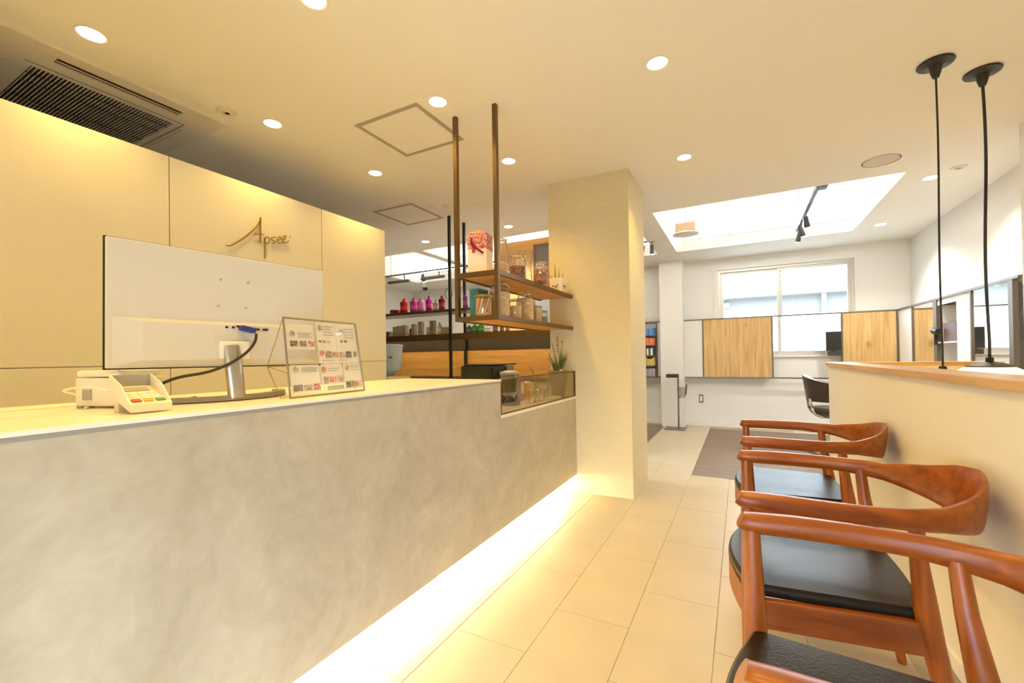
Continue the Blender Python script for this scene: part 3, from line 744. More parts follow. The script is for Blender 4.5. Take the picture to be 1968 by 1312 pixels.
M['ink'] = mat('ink', (.50, .46, .42), .7)
# card rectangles (u0,u1,v0,v1), photos (u,v,w,h,col), round portraits (u,v), text lines (u0,u1,v)
cards = [((.02, .36, .60, .93), [(.06, .64, .08, .07, 0), (.17, .64, .08, .07, 1), (.28, .64, .08, .07, 5)], [(.09, .80)], [(.16, .33, .81), (.16, .30, .785), (.16, .33, .76)]),
         ((.03, .38, .05, .40), [(.05, .07, .10, .08, 4), (.17, .07, .10, .07, 3), (.29, .07, .08, .08, 2)], [(.09, .34)], [(.16, .36, .36), (.16, .34, .335), (.16, .36, .31)]),
         ((.40, .66, .60, .98), [(.42, .70, .035, .03, 0), (.48, .70, .03, .025, 1), (.54, .70, .03, .025, 3)], [(.45, .90)], [(.50, .63, .92), (.50, .60, .88), (.50, .62, .84), (.50, .64, .80)]),
         ((.67, .97, .60, .97), [(.73, .71, .03, .03, 4), (.79, .71, .03, .03, 0)], [(.75, .86)], [(.80, .94, .90), (.80, .93, .86), (.80, .95, .82), (.80, .95, .78)]),
         ((.40, .97, .42, .60), [(.49, .49, .08, .09, 1), (.59, .49, .09, .08, 5), (.70, .49, .07, .08, 3), (.79, .49, .08, .09, 0), (.91, .50, .04, .08, 4)], [(.44, .55)], [(.44, .60, .45), (.66, .80, .45)]),
         ((.41, .70, .12, .40), [(.43, .14, .06, .09, 1), (.51, .15, .09, .08, 2), (.62, .15, .08, .09, 3)], [(.44, .33)], [(.51, .66, .34), (.51, .62, .31)]),
         ((.72, .98, .04, .40), [(.735, .06, .07, .09, 0), (.82, .06, .08, .09, 1), (.91, .06, .06, .09, 5)], [(.77, .35)], [(.83, .96, .37), (.83, .95, .34), (.83, .96, .31)])]
for (u0, u1, v0, v1), ph, pr, tx in cards:
    c = part('card', pquad(u0, u1, v0, v1, -.0022, -.0012), M['card'], pf)
    for (u, v, w, h_, k) in ph:
        part('print', pquad(u, u + w, v, v + h_, -.0012, .0013), pal[k], c)
    for (u, v) in pr:
        ctr = PF(u, v); ring = [ctr + (PF(u + .01, v) - ctr).normalized() * .0105 * math.cos(q * PI / 7) + (PF(u, v + .01) - ctr).normalized() * .0105 * math.sin(q * PI / 7) + Vector((.0011, 0, 0)) for q in range(14)]
        part('portrait', G().prism(ring, (.0004, 0, 0)), pal[(int(u * 100)) % 6], c)
    g = G()
    for (q0, q1, v) in tx:
        k = len(g.v); h2 = pquad(q0, q1, v, v + .008, -.0012, .0012); g.add(h2.v, h2.f)
    part('text_lines', g, M['ink'], c)
part('blue_slip', pquad(.47, .70, .045, .105, -.0021, -.0008), mat('slip_blue', (.42, .46, .46), .6), pf)

# ================================================================== JARS AND GOODS
def jar(x, y, z, r, h, cont, fill, label, lid='glass', cat='jar', group='glass storage jars', neck=.8, fillr=.93):
    t = thing('storage_jar', label, cat, (x, y, z), group)
    part('body', G().lathe([(r * .86, .001), (r, .012), (r, h * .68), (r * .97, h * .76), (r * neck, h * .86), (r * neck, h * .90)], (x, y, z), 22), M['glass'], t, smooth=True)
    part('contents', G().lathe([(r * .80, .006), (r * fillr, .016), (r * fillr, h * fill * .95), (r * fillr * .6, h * fill)], (x, y, z), 18), cont, t, smooth=True)
    if lid == 'glass':
        part('lid', G().lathe([(r * neck * 1.04, h * .905), (r * neck * 1.06, h * .95), (r * .5, h * .975), (r * .18, h), (r * .0 + .001, h * 1.005)], (x, y, z), 20), M['glass'], t, smooth=True)
        part('clasp', G().tube([(x + r * .95, y, z + h * .80), (x + r * 1.08, y, z + h * .9), (x + r * .8, y, z + h * .96)], .0016, 6), M['chrome'], t)
        part('rim_ring', G().lathe([(r * neck * 1.03, h * .885), (r * neck * 1.07, h * .895), (r * neck * 1.03, h * .905)], (x, y, z), 20, cap=False), M['chrome'], t)
    elif lid == 'metal':
        part('lid', G().lathe([(r * neck * 1.05, h * .88), (r * neck * 1.07, h * .98), (r * neck, h)], (x, y, z), 20), M['brass'], t, smooth=True)
    return t
M['oats'] = grains('oat_flakes', (.95, .76, .46), (.74, .50, .22), 70)
M['nuts'] = grains('dark_nuts', (.48, .19, .10), (.16, .05, .03), 48)
M['cookies'] = grains('biscuits', (.86, .47, .22), (.52, .20, .08), 40)
M['pasta'] = grains('pasta', (.88, .70, .38), (.72, .48, .18), 60)
M['berries'] = grains('berries', (.55, .22, .16), (.30, .08, .06), 60)
# upper tier
gb = thing('gift_box', 'white gift box with red pattern and dark red ribbon on the top shelf', 'box', (-1.33, 2.14, Z2))
rb = Rz(math.radians(12)); c0 = Vector((-1.335, 2.155, Z2))
part('box', G().obox(c0 + Vector((0, 0, .115)), .115, .115, .23, rb), mat('gift_white', (.86, .74, .66), .6), gb, bevel=.002)
M['redprint'] = mat('red_print', (.45, .05, .05), .6, var=.5, vscale=40)
M['redprint2'] = grains('red_lace_print', (.75, .45, .40), (.42, .04, .05), 90)
part('wrap', G().obox(c0 + Vector((0, 0, .186)), .1165, .1165, .09, rb), M['redprint2'], gb)
q = [c0 + rb @ Vector(v) for v in ((-.030, -.0605, .205), (-.034, -.0625, .180), (-.018, -.063, .155), (.010, -.063, .135), (.040, -.062, .112))]
qq = smoothpts([tuple(v) for v in q], 4)
part('ribbon', G().sweep(qq, [[(-.002, -.0065), (.002, -.0065), (.002, .0065), (-.002, .0065)]] * len(qq), up=(.7, 0, .7)), mat('dark_red_ribbon', (.22, .01, .02), .5), gb)
part('flap', G().prism([c0 + rb @ Vector(v) for v in ((-.058, -.058, .231), (.058, -.058, .231), (.0, -.02, .262))], rb @ Vector((0, .10, 0))), M['redprint2'], gb)
part('side_motif', G().obox(c0 + rb @ Vector((-.02, -.0585, .15)), .02, .002, .06, rb), M['redprint'], gb)
jar(-1.31, 2.36, Z2, .045, .265, M['pasta'], .42, 'tall glass jar with pasta behind the front bronze pole, top shelf', lid='glass')
jar(-1.32, 2.60, Z2, .058, .22, M['nuts'], .60, 'clip-top glass jar half filled with dark nuts, top shelf')
# carafe
cf = thing('carafe', 'tall clear glass carafe between two jars on the top shelf', 'carafe', (-1.33, 2.765, Z2))
part('vessel', G().lathe([(.044, 0), (.046, .03), (.040, .10), (.032, .16), (.040, .22), (.046, .26)], (-1.33, 2.765, Z2), 20, cap=False), M['glass'], cf, smooth=True)
part('base', G().disc((-1.33, 2.765, Z2), .044, 0, .008), M['glass'], cf)
part('rim', G().lathe([(.0445, .258), (.048, .262), (.0445, .266)], (-1.33, 2.765, Z2), 20, cap=False), M['glass'], cf, smooth=True)
lj = jar(0, 0, 0, .034, .105, M['berries'], .85, 'small glass jar lying tilted in front of the carafe, top shelf', group='glass storage jars')
lj.location = (-1.215, 2.70, Z2 + .024); lj.rotation_euler = (math.radians(-38), math.radians(10), 0)
jar(-1.27, 2.885, Z2, .060, .215, M['cookies'], .72, 'wide glass jar filled with brown biscuits, top shelf')
pp = thing('potted_plant', 'white square planter with sketched motif and pointed dark leaves at the pillar, top shelf', 'plant', (-1.235, 3.12, Z2))
g = G(); w0, w1 = .046, .060
g.add([(-1.235 - w0, 3.12 - w0, Z2), (-1.235 + w0, 3.12 - w0, Z2), (-1.235 + w0, 3.12 + w0, Z2), (-1.235 - w0, 3.12 + w0, Z2), (-1.235 - w1, 3.12 - w1, Z2 + .115), (-1.235 + w1, 3.12 - w1, Z2 + .115), (-1.235 + w1, 3.12 + w1, Z2 + .115), (-1.235 - w1, 3.12 + w1, Z2 + .115)],
      [(0, 3, 2, 1), (4, 5, 6, 7), (0, 1, 5, 4), (1, 2, 6, 5), (2, 3, 7, 6), (3, 0, 4, 7)])
pot = part('planter', g, mat('planter_white', (.90, .88, .82), .6), pp, bevel=.003)
M['leafdark'] = mat('dark_leaf', (.05, .05, .02), .5, var=.3, vscale=20)
M['leafgreen'] = mat('green_leaf', (.10, .16, .04), .55, var=.3, vscale=25)
for (dx, dy, hh_, lean) in ((-.01, -.015, .15, -.015), (.005, .005, .11, .01), (.02, .018, .08, .03), (-.03, -.035, .05, -.03), (.0, -.03, .06, -.02)):
    b0 = Vector((-1.235 + dx, 3.12 + dy, Z2 + .095)); tip = b0 + Vector((lean * .3, lean, hh_)); md = b0.lerp(tip, .4)
    part('leaf', G().add([b0, md + Vector((-.008, .014, 0)), tip, md - Vector((-.008, .014, 0)), md + Vector((.004, 0, 0)), md - Vector((.004, 0, 0))], [(0, 1, 4), (1, 2, 4), (2, 3, 4), (3, 0, 4), (1, 0, 5), (2, 1, 5), (3, 2, 5), (0, 3, 5)]), M['leafdark'], pp)
for (dy, dz, s_) in ((-.018, .055, .012), (.004, .050, .015), (.02, .062, .011), (.012, .040, .008)):
    part('motif', G().obox((-1.235 + .0535 + (dz - .05) * .12, 3.12 + dy, Z2 + dz), .002, s_, s_ * .9, Ry(.12)), M['leafgreen'], pot)
    part('motif', G().obox((-1.235 + dy, 3.12 - .0535 - (dz - .05) * .12, Z2 + dz), s_, .002, s_ * .9), M['leafgreen'], pot)
# lower tier
sj = jar(-1.30, 2.125, Z1, .050, .125, mat('straw_bed', (.80, .62, .42), .7), .2, 'glass jar of orange striped sticks with brass lid, lower shelf', lid='metal', neck=.98)
M['stickA'] = mat('stick_orange', (.72, .25, .09), .6); M['stickB'] = mat('stick_cream', (.85, .70, .48), .6)
for i in range(14):
    a = 2 * PI * i / 14
    p0 = (-1.30 + .040 * math.cos(a), 2.125 + .040 * math.sin(a), Z1 + .012); p1 = (-1.30 + .040 * math.cos(a + .7), 2.125 + .040 * math.sin(a + .7), Z1 + .105)
    part('stick', G().tube([p0, p1], .0065, 6), M['stickA' if i % 2 else 'stickB'], sj)
tp = thing('teal_pouch', 'small teal tin standing behind the striped stick jar, lower shelf', 'tin', (-1.39, 2.225, Z1))
part('tin', G().box(-1.425, -1.36, 2.17, 2.28, Z1, Z1 + .165), mat('teal_card', (.06, .26, .30), .5), tp, bevel=.004)
part('lid', G().box(-1.427, -1.358, 2.168, 2.282, Z1 + .166, Z1 + .178), mat('teal_lid', (.10, .33, .36), .5), tp, bevel=.003)
jar(-1.285, 2.29, Z1, .064, .222, M['oats'], .74, 'largest clip-top jar of oat flakes behind the front pole, lower shelf')
jar(-1.27, 2.46, Z1, .046, .14, M['oats'], .66, 'short clip-top jar of oat flakes between two larger jars, lower shelf')
jar(-1.27, 2.61, Z1, .060, .205, M['oats'], .78, 'clip-top jar of oat flakes right of the short jar, lower shelf')
jar(-1.27, 2.79, Z1, .042, .13, M['pasta'], .8, 'small jar of pale pasta at the right of the oat jars, lower shelf')
jar(-1.33, 3.02, Z1, .045, .12, mat('grey_beans', (.30, .28, .25), .7), .6, 'small grey-filled jar closest to the pillar, lower shelf')

# rear rack goods
def bottle(x, w, h, z, col, label, y=3.58, kind='pump', group='hair product bottles on the rear rack', rough=.25):
    t = thing('product_bottle', label, 'bottle', (x, y, z), group)
    m = mat('bottle_' + str(len(bpy.data.materials)), col, rough)
    r = w / 2
    if kind == 'box':
        part('carton', G().box(x - r, x + r, y - r, y + r, z, z + h), m, t, bevel=.002)
        part('band', G().box(x - r - .0005, x + r + .0005, y - r - .0005, y + r + .0005, z + h * .18, z + h * .30), M['greyplastic'], t)
        return
    part('body', G().lathe([(r * .9, 0), (r, .006), (r, h * .70), (r * .85, h * .78), (r * .35, h * .82), (r * .35, h * .85)], (x, y, z), 14), m, t, smooth=True)
    part('cap', G().lathe([(r * .42, h * .85), (r * .42, h * .93), (r * .2, h * .94), (r * .2, h)], (x, y, z), 12), M['silver'] if kind == 'silver' else m, t, smooth=True)
    part('label_band', G().lathe([(r * 1.01, h * .25), (r * 1.01, h * .5)], (x, y, z), 14, cap=False), M['whiteplastic'] if kind == 'silver' else mat('band_' + str(len(bpy.data.materials)), tuple(min(1, q * 1.5 + .05) for q in col), .4), t)
UP = 'on the upper rear rack shelf'; LO = 'on the lower rear rack shelf'
bottle(-3.345, .05, .055, RZ2, (.45, .03, .03), 'small red tub ' + UP + ', leftmost', kind='box')
bottle(-3.285, .05, .05, RZ2, (.40, .02, .02), 'small red tub ' + UP + ', beside the leftmost tub', kind='box')
bottle(-3.19, .085, .17, RZ2, (.62, .02, .02), 'bright red pump bottle ' + UP)
bottle(-3.057, .078, .17, RZ2, (.62, .10, .42), 'pink bottle ' + UP + ', right of the bright red one')
bottle(-2.962, .080, .165, RZ2, (.75, .25, .52), 'pale pink bottle ' + UP)
bottle(-2.852, .068, .172, RZ2, (.50, .02, .30), 'magenta bottle ' + UP)
bottle(-2.767, .058, .125, RZ2, (.55, .53, .50), 'clear grey bottle ' + UP + ' between magenta and dark red', kind='silver')
bottle(-2.69, .066, .165, RZ2, (.30, .01, .02), 'dark red bottle ' + UP)
bottle(-2.40, .05, .17, RZ2, (.22, .05, .30), 'purple bottle ' + UP + ' behind the hanging shelf')
bottle(-2.30, .055, .185, RZ2, (.10, .33, .38), 'teal bottle ' + UP + ' behind the hanging shelf')
rg = thing('round_mirror', 'small round chrome hand mirror standing beside the dark rack pole', 'mirror', (-2.60, 3.58, RZ2))
part('ring', G().tube([(-2.60 + .042 * math.cos(2 * PI * i / 20), 3.58, RZ2 + .175 + .055 * math.sin(2 * PI * i / 20)) for i in range(20)], .006, 6, closed=True, up=(0, 1, 0)), M['chrome'], rg, smooth=True)
part('stem', G().tube([(-2.60, 3.58, RZ2 + .01), (-2.60, 3.58, RZ2 + .12)], .006), M['chrome'], rg); part('base', G().disc((-2.60, 3.58, RZ2), .04, 0, .012), M['chrome'], rg)
SIL = (.66, .60, .50); TAN = (.58, .46, .32)
for x, w, h, c, k, l in ((-3.41, .06, .06, (.30, .27, .23), 'box', 'tiny grey tub, leftmost'), (-3.326, .032, .11, TAN, 'box', 'slim tan carton, first from the left'), (-3.256, .052, .115, SIL, 'box', 'silver carton, second from the left'),
                         (-3.18, .056, .12, SIL, 'box', 'silver carton, third from the left'), (-3.105, .03, .09, (.12, .08, .14), 'pump', 'dark slim tube between silver cartons'), (-3.055, .045, .125, TAN, 'box', 'tan carton right of the dark slim tube'),
                         (-2.962, .048, .148, (.50, .46, .38), 'box', 'tall pale carton left of a short one'), (-2.862, .040, .085, SIL, 'box', 'short silver carton'), (-2.805, .050, .150, (.34, .30, .24), 'box', 'tall dark tan carton'),
                         (-2.72, .045, .13, (.60, .56, .48), 'silver', 'pale pump bottle with silver top'), (-2.64, .07, .075, (.52, .42, .28), 'box', 'low wide tan carton beside the rack pole')):
    bottle(x, w, h, RZ1, c, l + ' ' + LO, kind=k)
for x, w, h, c, l in ((-2.36, .05, .085, (.12, .12, .08), 'dark olive bottle'), (-2.295, .06, .09, (.03, .22, .07), 'dark green bottle, left of the two'), (-2.225, .064, .095, (.02, .33, .10), 'bright green bottle'), (-2.06, .05, .075, (.20, .10, .22), 'dull purple jar, left one'),
                      (-1.99, .04, .07, (.16, .10, .20), 'dull purple jar, middle one'), (-1.93, .04, .07, (.25, .18, .26), 'dull purple jar, right one'), (-2.15, .06, .07, (.70, .68, .62), 'white jar right of the green bottles')):
    bottle(x, w, h, RZ1, c, l + ' ' + LO)

# water cooler behind the counter
wc = thing('water_cooler', 'water cooler with pale blue bottle behind the end of the panel wall', 'water cooler', (-2.93, 3.05, 0))
wx, wy = -2.93, 3.05
part('cabinet', G().box(wx - .15, wx + .15, wy - .15, wy + .15, 0, .90), M['creamplastic'], wc, bevel=.01)
part('bottle', G().lathe([(.05, .90), (.06, .93), (.125, .955), (.13, 1.0), (.135, 1.12), (.14, 1.175), (.148, 1.18), (.148, 1.19), (.13, 1.195)], (wx, wy, 0), 28), frosted('water_blue', (.62, .74, .84), .35), wc, smooth=True)
part('logo', G().obox((wx + .112, wy - .078, 1.075), .002, .034, .014, Rz(math.radians(-35))), mat('logo_ink', (.06, .10, .16), .5), wc)
part('tap_panel', G().box(wx + .02, wx + .13, wy - .156, wy - .148, .83, .885), M['greyplastic'], wc)

# ---- items behind the glass screen
cm_ = thing('coffee_machine', 'black boxy coffee machine behind the end of the white counter', 'coffee machine', (-1.62, 2.62, .748))
part('body', G().box(-1.74, -1.46, 2.52, 2.70, .748, 1.005), M['blackgloss'], cm_, bevel=.014)
part('top_lid', G().box(-1.72, -1.47, 2.53, 2.86, 1.006, 1.016), M['black'], cm_, bevel=.004)
part('side_housing', G().box(-1.71, -1.48, 2.70, 2.84, .78, 1.0), M['greyplastic'], cm_, bevel=.008)
part('front_panel', G().box(-1.715, -1.485, 2.515, 2.521, .79, .985), M['black'], cm_)
def tumbler(x, y, r, h, m, label, name='tumbler', cat='cup'):
    t = thing(name, label, cat, (x, y, .748)); part('wall', G().lathe([(r * .8, 0), (r, h)], (x, y, .748), 18, cap=False), m, t, smooth=True)
    part('base', G().disc((x, y, .748), r * .8, 0, .006), m, t); part('rim', G().lathe([(r * .98, h), (r * 1.02, h + .002), (r * .98, h + .004)], (x, y, .748), 18, cap=False), m, t, smooth=True); return t
bl = thing('blender', 'grey glass blender jug behind the left end of the glass screen', 'blender', (-1.34, 2.50, .748))
part('base', G().lathe([(.065, 0), (.07, .01), (.06, .05), (.05, .06)], (-1.34, 2.50, .748), 20), M['blackgloss'], bl, smooth=True)
part('jug', G().lathe([(.045, .062), (.062, .20)], (-1.34, 2.50, .748), 20), mat('smoky_jug', (.20, .20, .17), .2), bl, smooth=True)
part('lid', G().lathe([(.063, .201), (.063, .215), (.03, .225)], (-1.34, 2.50, .748), 20), M['greyplastic'], bl, smooth=True)
part('handle', G().tube([(-1.28, 2.47, .94), (-1.255, 2.46, .92), (-1.262, 2.462, .84), (-1.285, 2.47, .82)], .007), M['greyplastic'], bl, smooth=True)
for x, y, l in ((-1.25, 2.66, 'small clear tumbler behind the glass screen, left of the row'), (-1.25, 2.73, 'small clear tumbler behind the glass screen, middle of the row'), (-1.25, 2.80, 'small clear tumbler behind the glass screen, right of the row')):
    tumbler(x, y, .03, .085, M['glass'], l)
cb = single('pink_carton', G().box(-1.46, -1.38, 2.74, 2.80, .748, .91), mat('pink_card', (.42, .16, .12), .6), 'dull pink carton behind the glass screen', 'carton', (-1.42, 2.77, .748), bevel=.002)
part('print_panel', G().box(-1.3805, -1.379, 2.75, 2.79, .80, .88), M['card'], cb)
yc = single('yellow_canister', G().lathe([(.045, 0), (.047, .01), (.047, .12), (.03, .13)], (-1.42, 2.92, .748), 20), mat('yellow_tin', (.72, .48, .14), .4), 'yellow canister with orange band behind the glass screen', 'canister', (-1.42, 2.92, .748), smooth=True)
part('band', G().lathe([(.0475, .02), (.0475, .06)], (-1.42, 2.92, .748), 20, cap=False), mat('orange_band', (.70, .28, .05), .5), yc)
bo = thing('glass_bowl', 'stacked clear glass bowls with a spoon behind the glass screen', 'bowl', (-1.30, 2.93, .748))
for k in range(3): part('bowl', G().lathe([(.025, .002 + .03 * k), (.05, .025 + .03 * k), (.058, .055 + .03 * k)], (-1.30, 2.93, .748), 20, cap=False), M['glass'], bo, smooth=True)
part('spoon', G().tube([(-1.30, 2.93, .80), (-1.36, 2.86, .99)], .003), M['brass'], bo)
nm = single('napkin_tray', G().box(-1.24, -1.17, 2.88, 3.0, .748, .765), M['card'], 'low white napkin tray against the glass screen', 'tray', (-1.2, 2.94, .748), bevel=.003)
part('napkin', G().box(-1.235, -1.175, 2.89, 2.99, .765, .772), M['ctop'], nm)
# vase with plant
va = thing('vase_plant', 'tapered grey-brown vase with wispy green plant beside the pillar', 'vase', (-1.225, 3.09, .748))
vx, vy = -1.236, 3.10
part('vase', G().lathe([(.042, 0), (.044, .01), (.060, .09), (.071, .16), (.073, .20), (.066, .205), (.060, .19)], (vx, vy, .748), 24), mat('taupe_ceramic', (.26, .19, .11), .5), va, smooth=True)
for i in range(46):
    a = random.uniform(0, 2 * PI); h_ = random.uniform(.06, .17); sp = random.uniform(.015, .085) * (h_ / .14)
    b0 = Vector((vx + .03 * math.cos(a), vy + .03 * math.sin(a), .748 + .195)); tip = b0 + Vector((sp * math.cos(a), min(sp * math.sin(a), .03), h_)); md = b0.lerp(tip, .55) + Vector((0, 0, .012))
    wv = Vector((-math.sin(a), math.cos(a), 0)) * .0045
    part('leaf', G().add([b0 - wv * .4, b0 + wv * .4, md + wv, tip, md - wv], [(0, 1, 2, 4), (4, 2, 3)]), M['leafgreen'], va)
for i, (dx, dy, h_) in enumerate(((.015, -.04, .29), (-.02, -.06, .25), (.03, .03, .27), (0, -.01, .31))):
    b0 = Vector((vx, vy, .94)); tip = b0 + Vector((dx, dy, h_ - .03))
    sm_ = part('stem', G().tube([b0, b0.lerp(tip, .5) + Vector((.01, 0, 0)), tip], .0015, 5), M['brass'], va)
    for k in range(6):
        q = b0.lerp(tip, .55 + .08 * k); s2 = random.choice((-1, 1)) * .016
        part('leaflet', G().add([q, q + Vector((.004, s2 * .5, .006)), q + Vector((0, s2, .010)), q + Vector((-.004, s2 * .5, .002))], [(0, 1, 2, 3)]), M['leafgreen'], sm_)
part('white_pebble', G().lathe([(.006, 0), (.014, .006), (.012, .014), (.004, .018)], (vx + .035, vy - .03, .945), 10), M['whiteplastic'], va, smooth=True)

# ================================================================== SALON FITTINGS
# far wall styling rail
fr_ = thing('styling_rail', 'bronze framed styling rail with oak panels across the far wall', 'wall unit', (.5, 6.92, .72))
RY0, RY1 = 6.895, 6.925
part('top_bar', G().box(-.735, 1.725, RY0, RY1, 1.560, 1.578), M['railmetal'], fr_); part('bottom_bar', G().box(-.735, 1.725, RY0, RY1, .715, .733), M['railmetal'], fr_)
for x in (-.487, .382, 1.152, 1.700): part('post', G().box(x, x + .020, RY0, RY1, .733, 1.560), M['railmetal'], fr_)
part('oak_panel', G().box(-.467, .382, RY0 + .004, RY1, .733, 1.560), M['oak'], fr_, label='knotty oak panel left of the window')
part('oak_panel', G().box(1.172, 1.700, RY0 + .004, RY1, .733, 1.560), M['oak'], fr_, label='knotty oak panel in the corner')
part('white_panel', G().box(-.735, -.487, RY0 + .01, RY1, .733, 1.560), M['wall'], fr_)
for x in (-.477, .392, 1.162, 1.71): part('bracket', G().box(x - .008, x + .008, RY1, YF, .80, .82).box(x - .008, x + .008, RY1, YF, 1.50, 1.52), M['railmetal'], fr_)
# left of the column: rail with magazine rack
mr_ = thing('magazine_rack', 'dark framed rack of magazines on the far wall left of the white column', 'rack', (-1.35, 6.9, .72))
part('top_bar', G().box(-1.75, -1.05, RY0, RY1, 1.560, 1.578), M['railmetal'], mr_); part('bottom_bar', G().box(-1.75, -1.05, RY0, RY1, .715, .733), M['railmetal'], mr_)
part('post', G().box(-1.135, -1.115, RY0, RY1, .733, 1.560), M['railmetal'], mr_); part('post', G().box(-1.75, -1.73, RY0, RY1, .733, 1.560), M['railmetal'], mr_)
part('back_board', G().box(-1.73, -1.135, RY1 - .004, RY1 + .012, .733, 1.560), M['greyplastic'], mr_)
part('white_panel', G().box(-1.115, -1.05, RY0 + .01, RY1, .733, 1.560), M['wall'], mr_)
rows = [.74, .905, 1.06, 1.215, 1.36]
for z in rows[1:]: part('shelf', G().box(-1.73, -1.135, 6.80, RY1 - .004, z - .012, z), M['railmetal'], mr_)
part('shelf', G().box(-1.73, -1.135, 6.80, RY0, rows[0] - .012, rows[0]), M['railmetal'], mr_)
cols = [[(.38, .38, .40), (.30, .30, .33)], [(.55, .40, .10), (.60, .46, .16)], [(.05, .05, .05), (.8, .8, .8)], [(.60, .16, .06), (.72, .25, .12)], [(.04, .16, .42), (.12, .32, .60)]]
nm_ = ['grey', 'ochre', 'black and white', 'orange-red', 'blue']
for r, z in enumerate(rows):
    x = -1.145; k = 0
    while x > -1.42:
        w = random.uniform(.022, .036); h_ = random.uniform(.10, .125)
        o = single('magazine', G().box(x - w, x - .001, 6.812, 6.90, z, z + h_), mat('cover_%d_%d' % (r, k), cols[r][k % 2], .5), '%s magazine number %s from the right in the %s row of the rack' % (nm_[r], ['one', 'two', 'three', 'four', 'five', 'six', 'seven', 'eight', 'nine', 'ten', 'eleven', 'twelve', 'thirteen'][k], ['bottom', 'second', 'middle', 'fourth', 'top'][r]), 'magazine', (x - w / 2, 6.85, z), 'magazines in the far rack')
        x -= w; k += 1
# right wall mirror unit
XM_ = 1.725
mu = thing('mirror_unit', 'long wall unit of mirrors and white panels on the right salon wall', 'wall unit', (XM_, 5.6, .72))
part('top_bar', G().box(XM_ - .012, XM_ + .02, 4.29, RY1, 1.560, 1.580), M['railmetal'], mu); part('bottom_bar', G().box(XM_ - .012, XM_ + .02, 4.29, RY0, .715, .733), M['railmetal'], mu)
for y0, y1 in ((6.402, 6.422), (5.72, 5.798), (5.0, 5.022), (4.37, 4.43)): part('post', G().box(XM_ - .010, XM_ + .02, y0, y1, .733, 1.560), M['railmetal'], mu)
part('mirror', G().box(XM_, XM_ + .006, 5.798, 6.402, .733, 1.560), M['mirror'], mu); part('mirror', G().box(XM_, XM_ + .006, 4.43, 5.0, .733, 1.560), M['mirror'], mu)
part('white_panel', G().box(XM_, XM_ + .015, 6.422, RY0, .733, 1.560), M['wall'], mu); part('white_panel', G().box(XM_, XM_ + .015, 5.022, 5.30, .733, 1.560), M['wall'], mu)
part('white_panel', G().box(XM_, XM_ + .015, 5.30, 5.72, 1.505, 1.560), M['wall'], mu); part('white_panel', G().box(XM_, XM_ + .015, 5.30, 5.72, .733, .80), M['wall'], mu)
part('backing', G().box(XR - .02, XR, 4.29, RY0, .715, 1.578), M['wall'], mu)
part('niche_side', G().box(XM_ + .02, XR - .02, 5.30, 5.312, .80, 1.505), M['wall'], mu); part('niche_side', G().box(XM_ + .02, XR - .02, 5.708, 5.72, .80, 1.505), M['wall'], mu)
part('niche_shelf', G().box(XM_ - .005, XR - .02, 5.312, 5.708, 1.135, 1.147), M['wall'], mu)
part('soffit', G().box(XM_ + .02, XR - .02, 4.29, RY0, 1.562, 1.578), M['wall'], mu)
bx = single('plum_box', G().box(XM_ + .01, XR - .03, 5.34, 5.62, 1.147, 1.31), mat('plum_card', (.13, .07, .06), .5), 'dark plum storage box on the niche shelf of the right wall unit', 'box', (1.78, 5.48, 1.147), bevel=.003)
part('lid', G().box(XM_ + .007, XR - .027, 5.337, 5.623, 1.31, 1.325), mat('plum_lid', (.17, .10, .085), .5), bx)
hd = thing('hair_dryer', 'black hair dryer hanging at the niche of the right wall unit', 'hair dryer', (XM_ - .03, 5.68, 1.15))
part('barrel', G().tube([(XM_ - .03, 5.70, 1.26), (XM_ - .03, 5.60, 1.25)], [.035, .028], 12), M['black'], hd, smooth=True)
part('grip', G().tube([(XM_ - .03, 5.67, 1.25), (XM_ - .03, 5.68, 1.12)], [.016, .013], 10), M['black'], hd, smooth=True)
part('hook', G().tube([(XM_ - .03, 5.72, 1.29), (XM_ - .005, 5.73, 1.30)], .006), M['chrome'], hd)
# small black screen by the window
tv = thing('small_screen', 'small black screen on a stand on the window sill beside the corner oak panel', 'screen', (1.07, 6.93, 1.026))
part('panel', G().box(.985, 1.148, 6.855, 6.885, 1.085, 1.33), M['blackgloss'], tv, bevel=.003)
part('stand', G().box(1.04, 1.10, 6.885, 6.90, 1.02, 1.2), M['black'], tv)
part('lower_box', G().box(1.0, 1.148, 6.845, 6.89, 1.018, 1.082), M['brownleather'], tv, bevel=.003)
# outlet
ou = thing('wall_outlet', 'bronze framed wall outlet low on the far wall', 'outlet', (-.525, YF, .40))
part('plate', G().box(-.555, -.495, YF - .008, YF, .345, .465), M['railmetal'], ou, bevel=.002)
part('socket', G().box(-.542, -.508, YF - .011, YF - .008, .365, .445), M['whiteplastic'], ou)
# tool stand by the column
ts = thing('tool_stand', 'slim black tool stand with tray and dryer holder beside the white column', 'stand', (-.83, 6.62, 0))
part('base_plate', G().box(-.98, -.70, 6.46, 6.72, 0, .01), M['railmetal'], ts, bevel=.002)
part('pole', G().tube([(-.79, 6.56, .01), (-.79, 6.56, .77)], .011, 10), M['railmetal'], ts)
part('tray', G().box(-.945, -.785, 6.50, 6.64, .735, .785), M['black'], ts, bevel=.004)
part('dryer_holder', G().tube([(-.79, 6.56, .64), (-.79, 6.55, .50), (-.77, 6.55, .46), (-.71, 6.55, .46), (-.69, 6.55, .50), (-.675, 6.55, .64)], .010, 8), M['railmetal'], ts, smooth=True)
part('holder_cup', G().lathe([(.03, .455), (.045, .60)], (-.735, 6.55, 0), 16, cap=False), M['greyplastic'], ts, smooth=True)

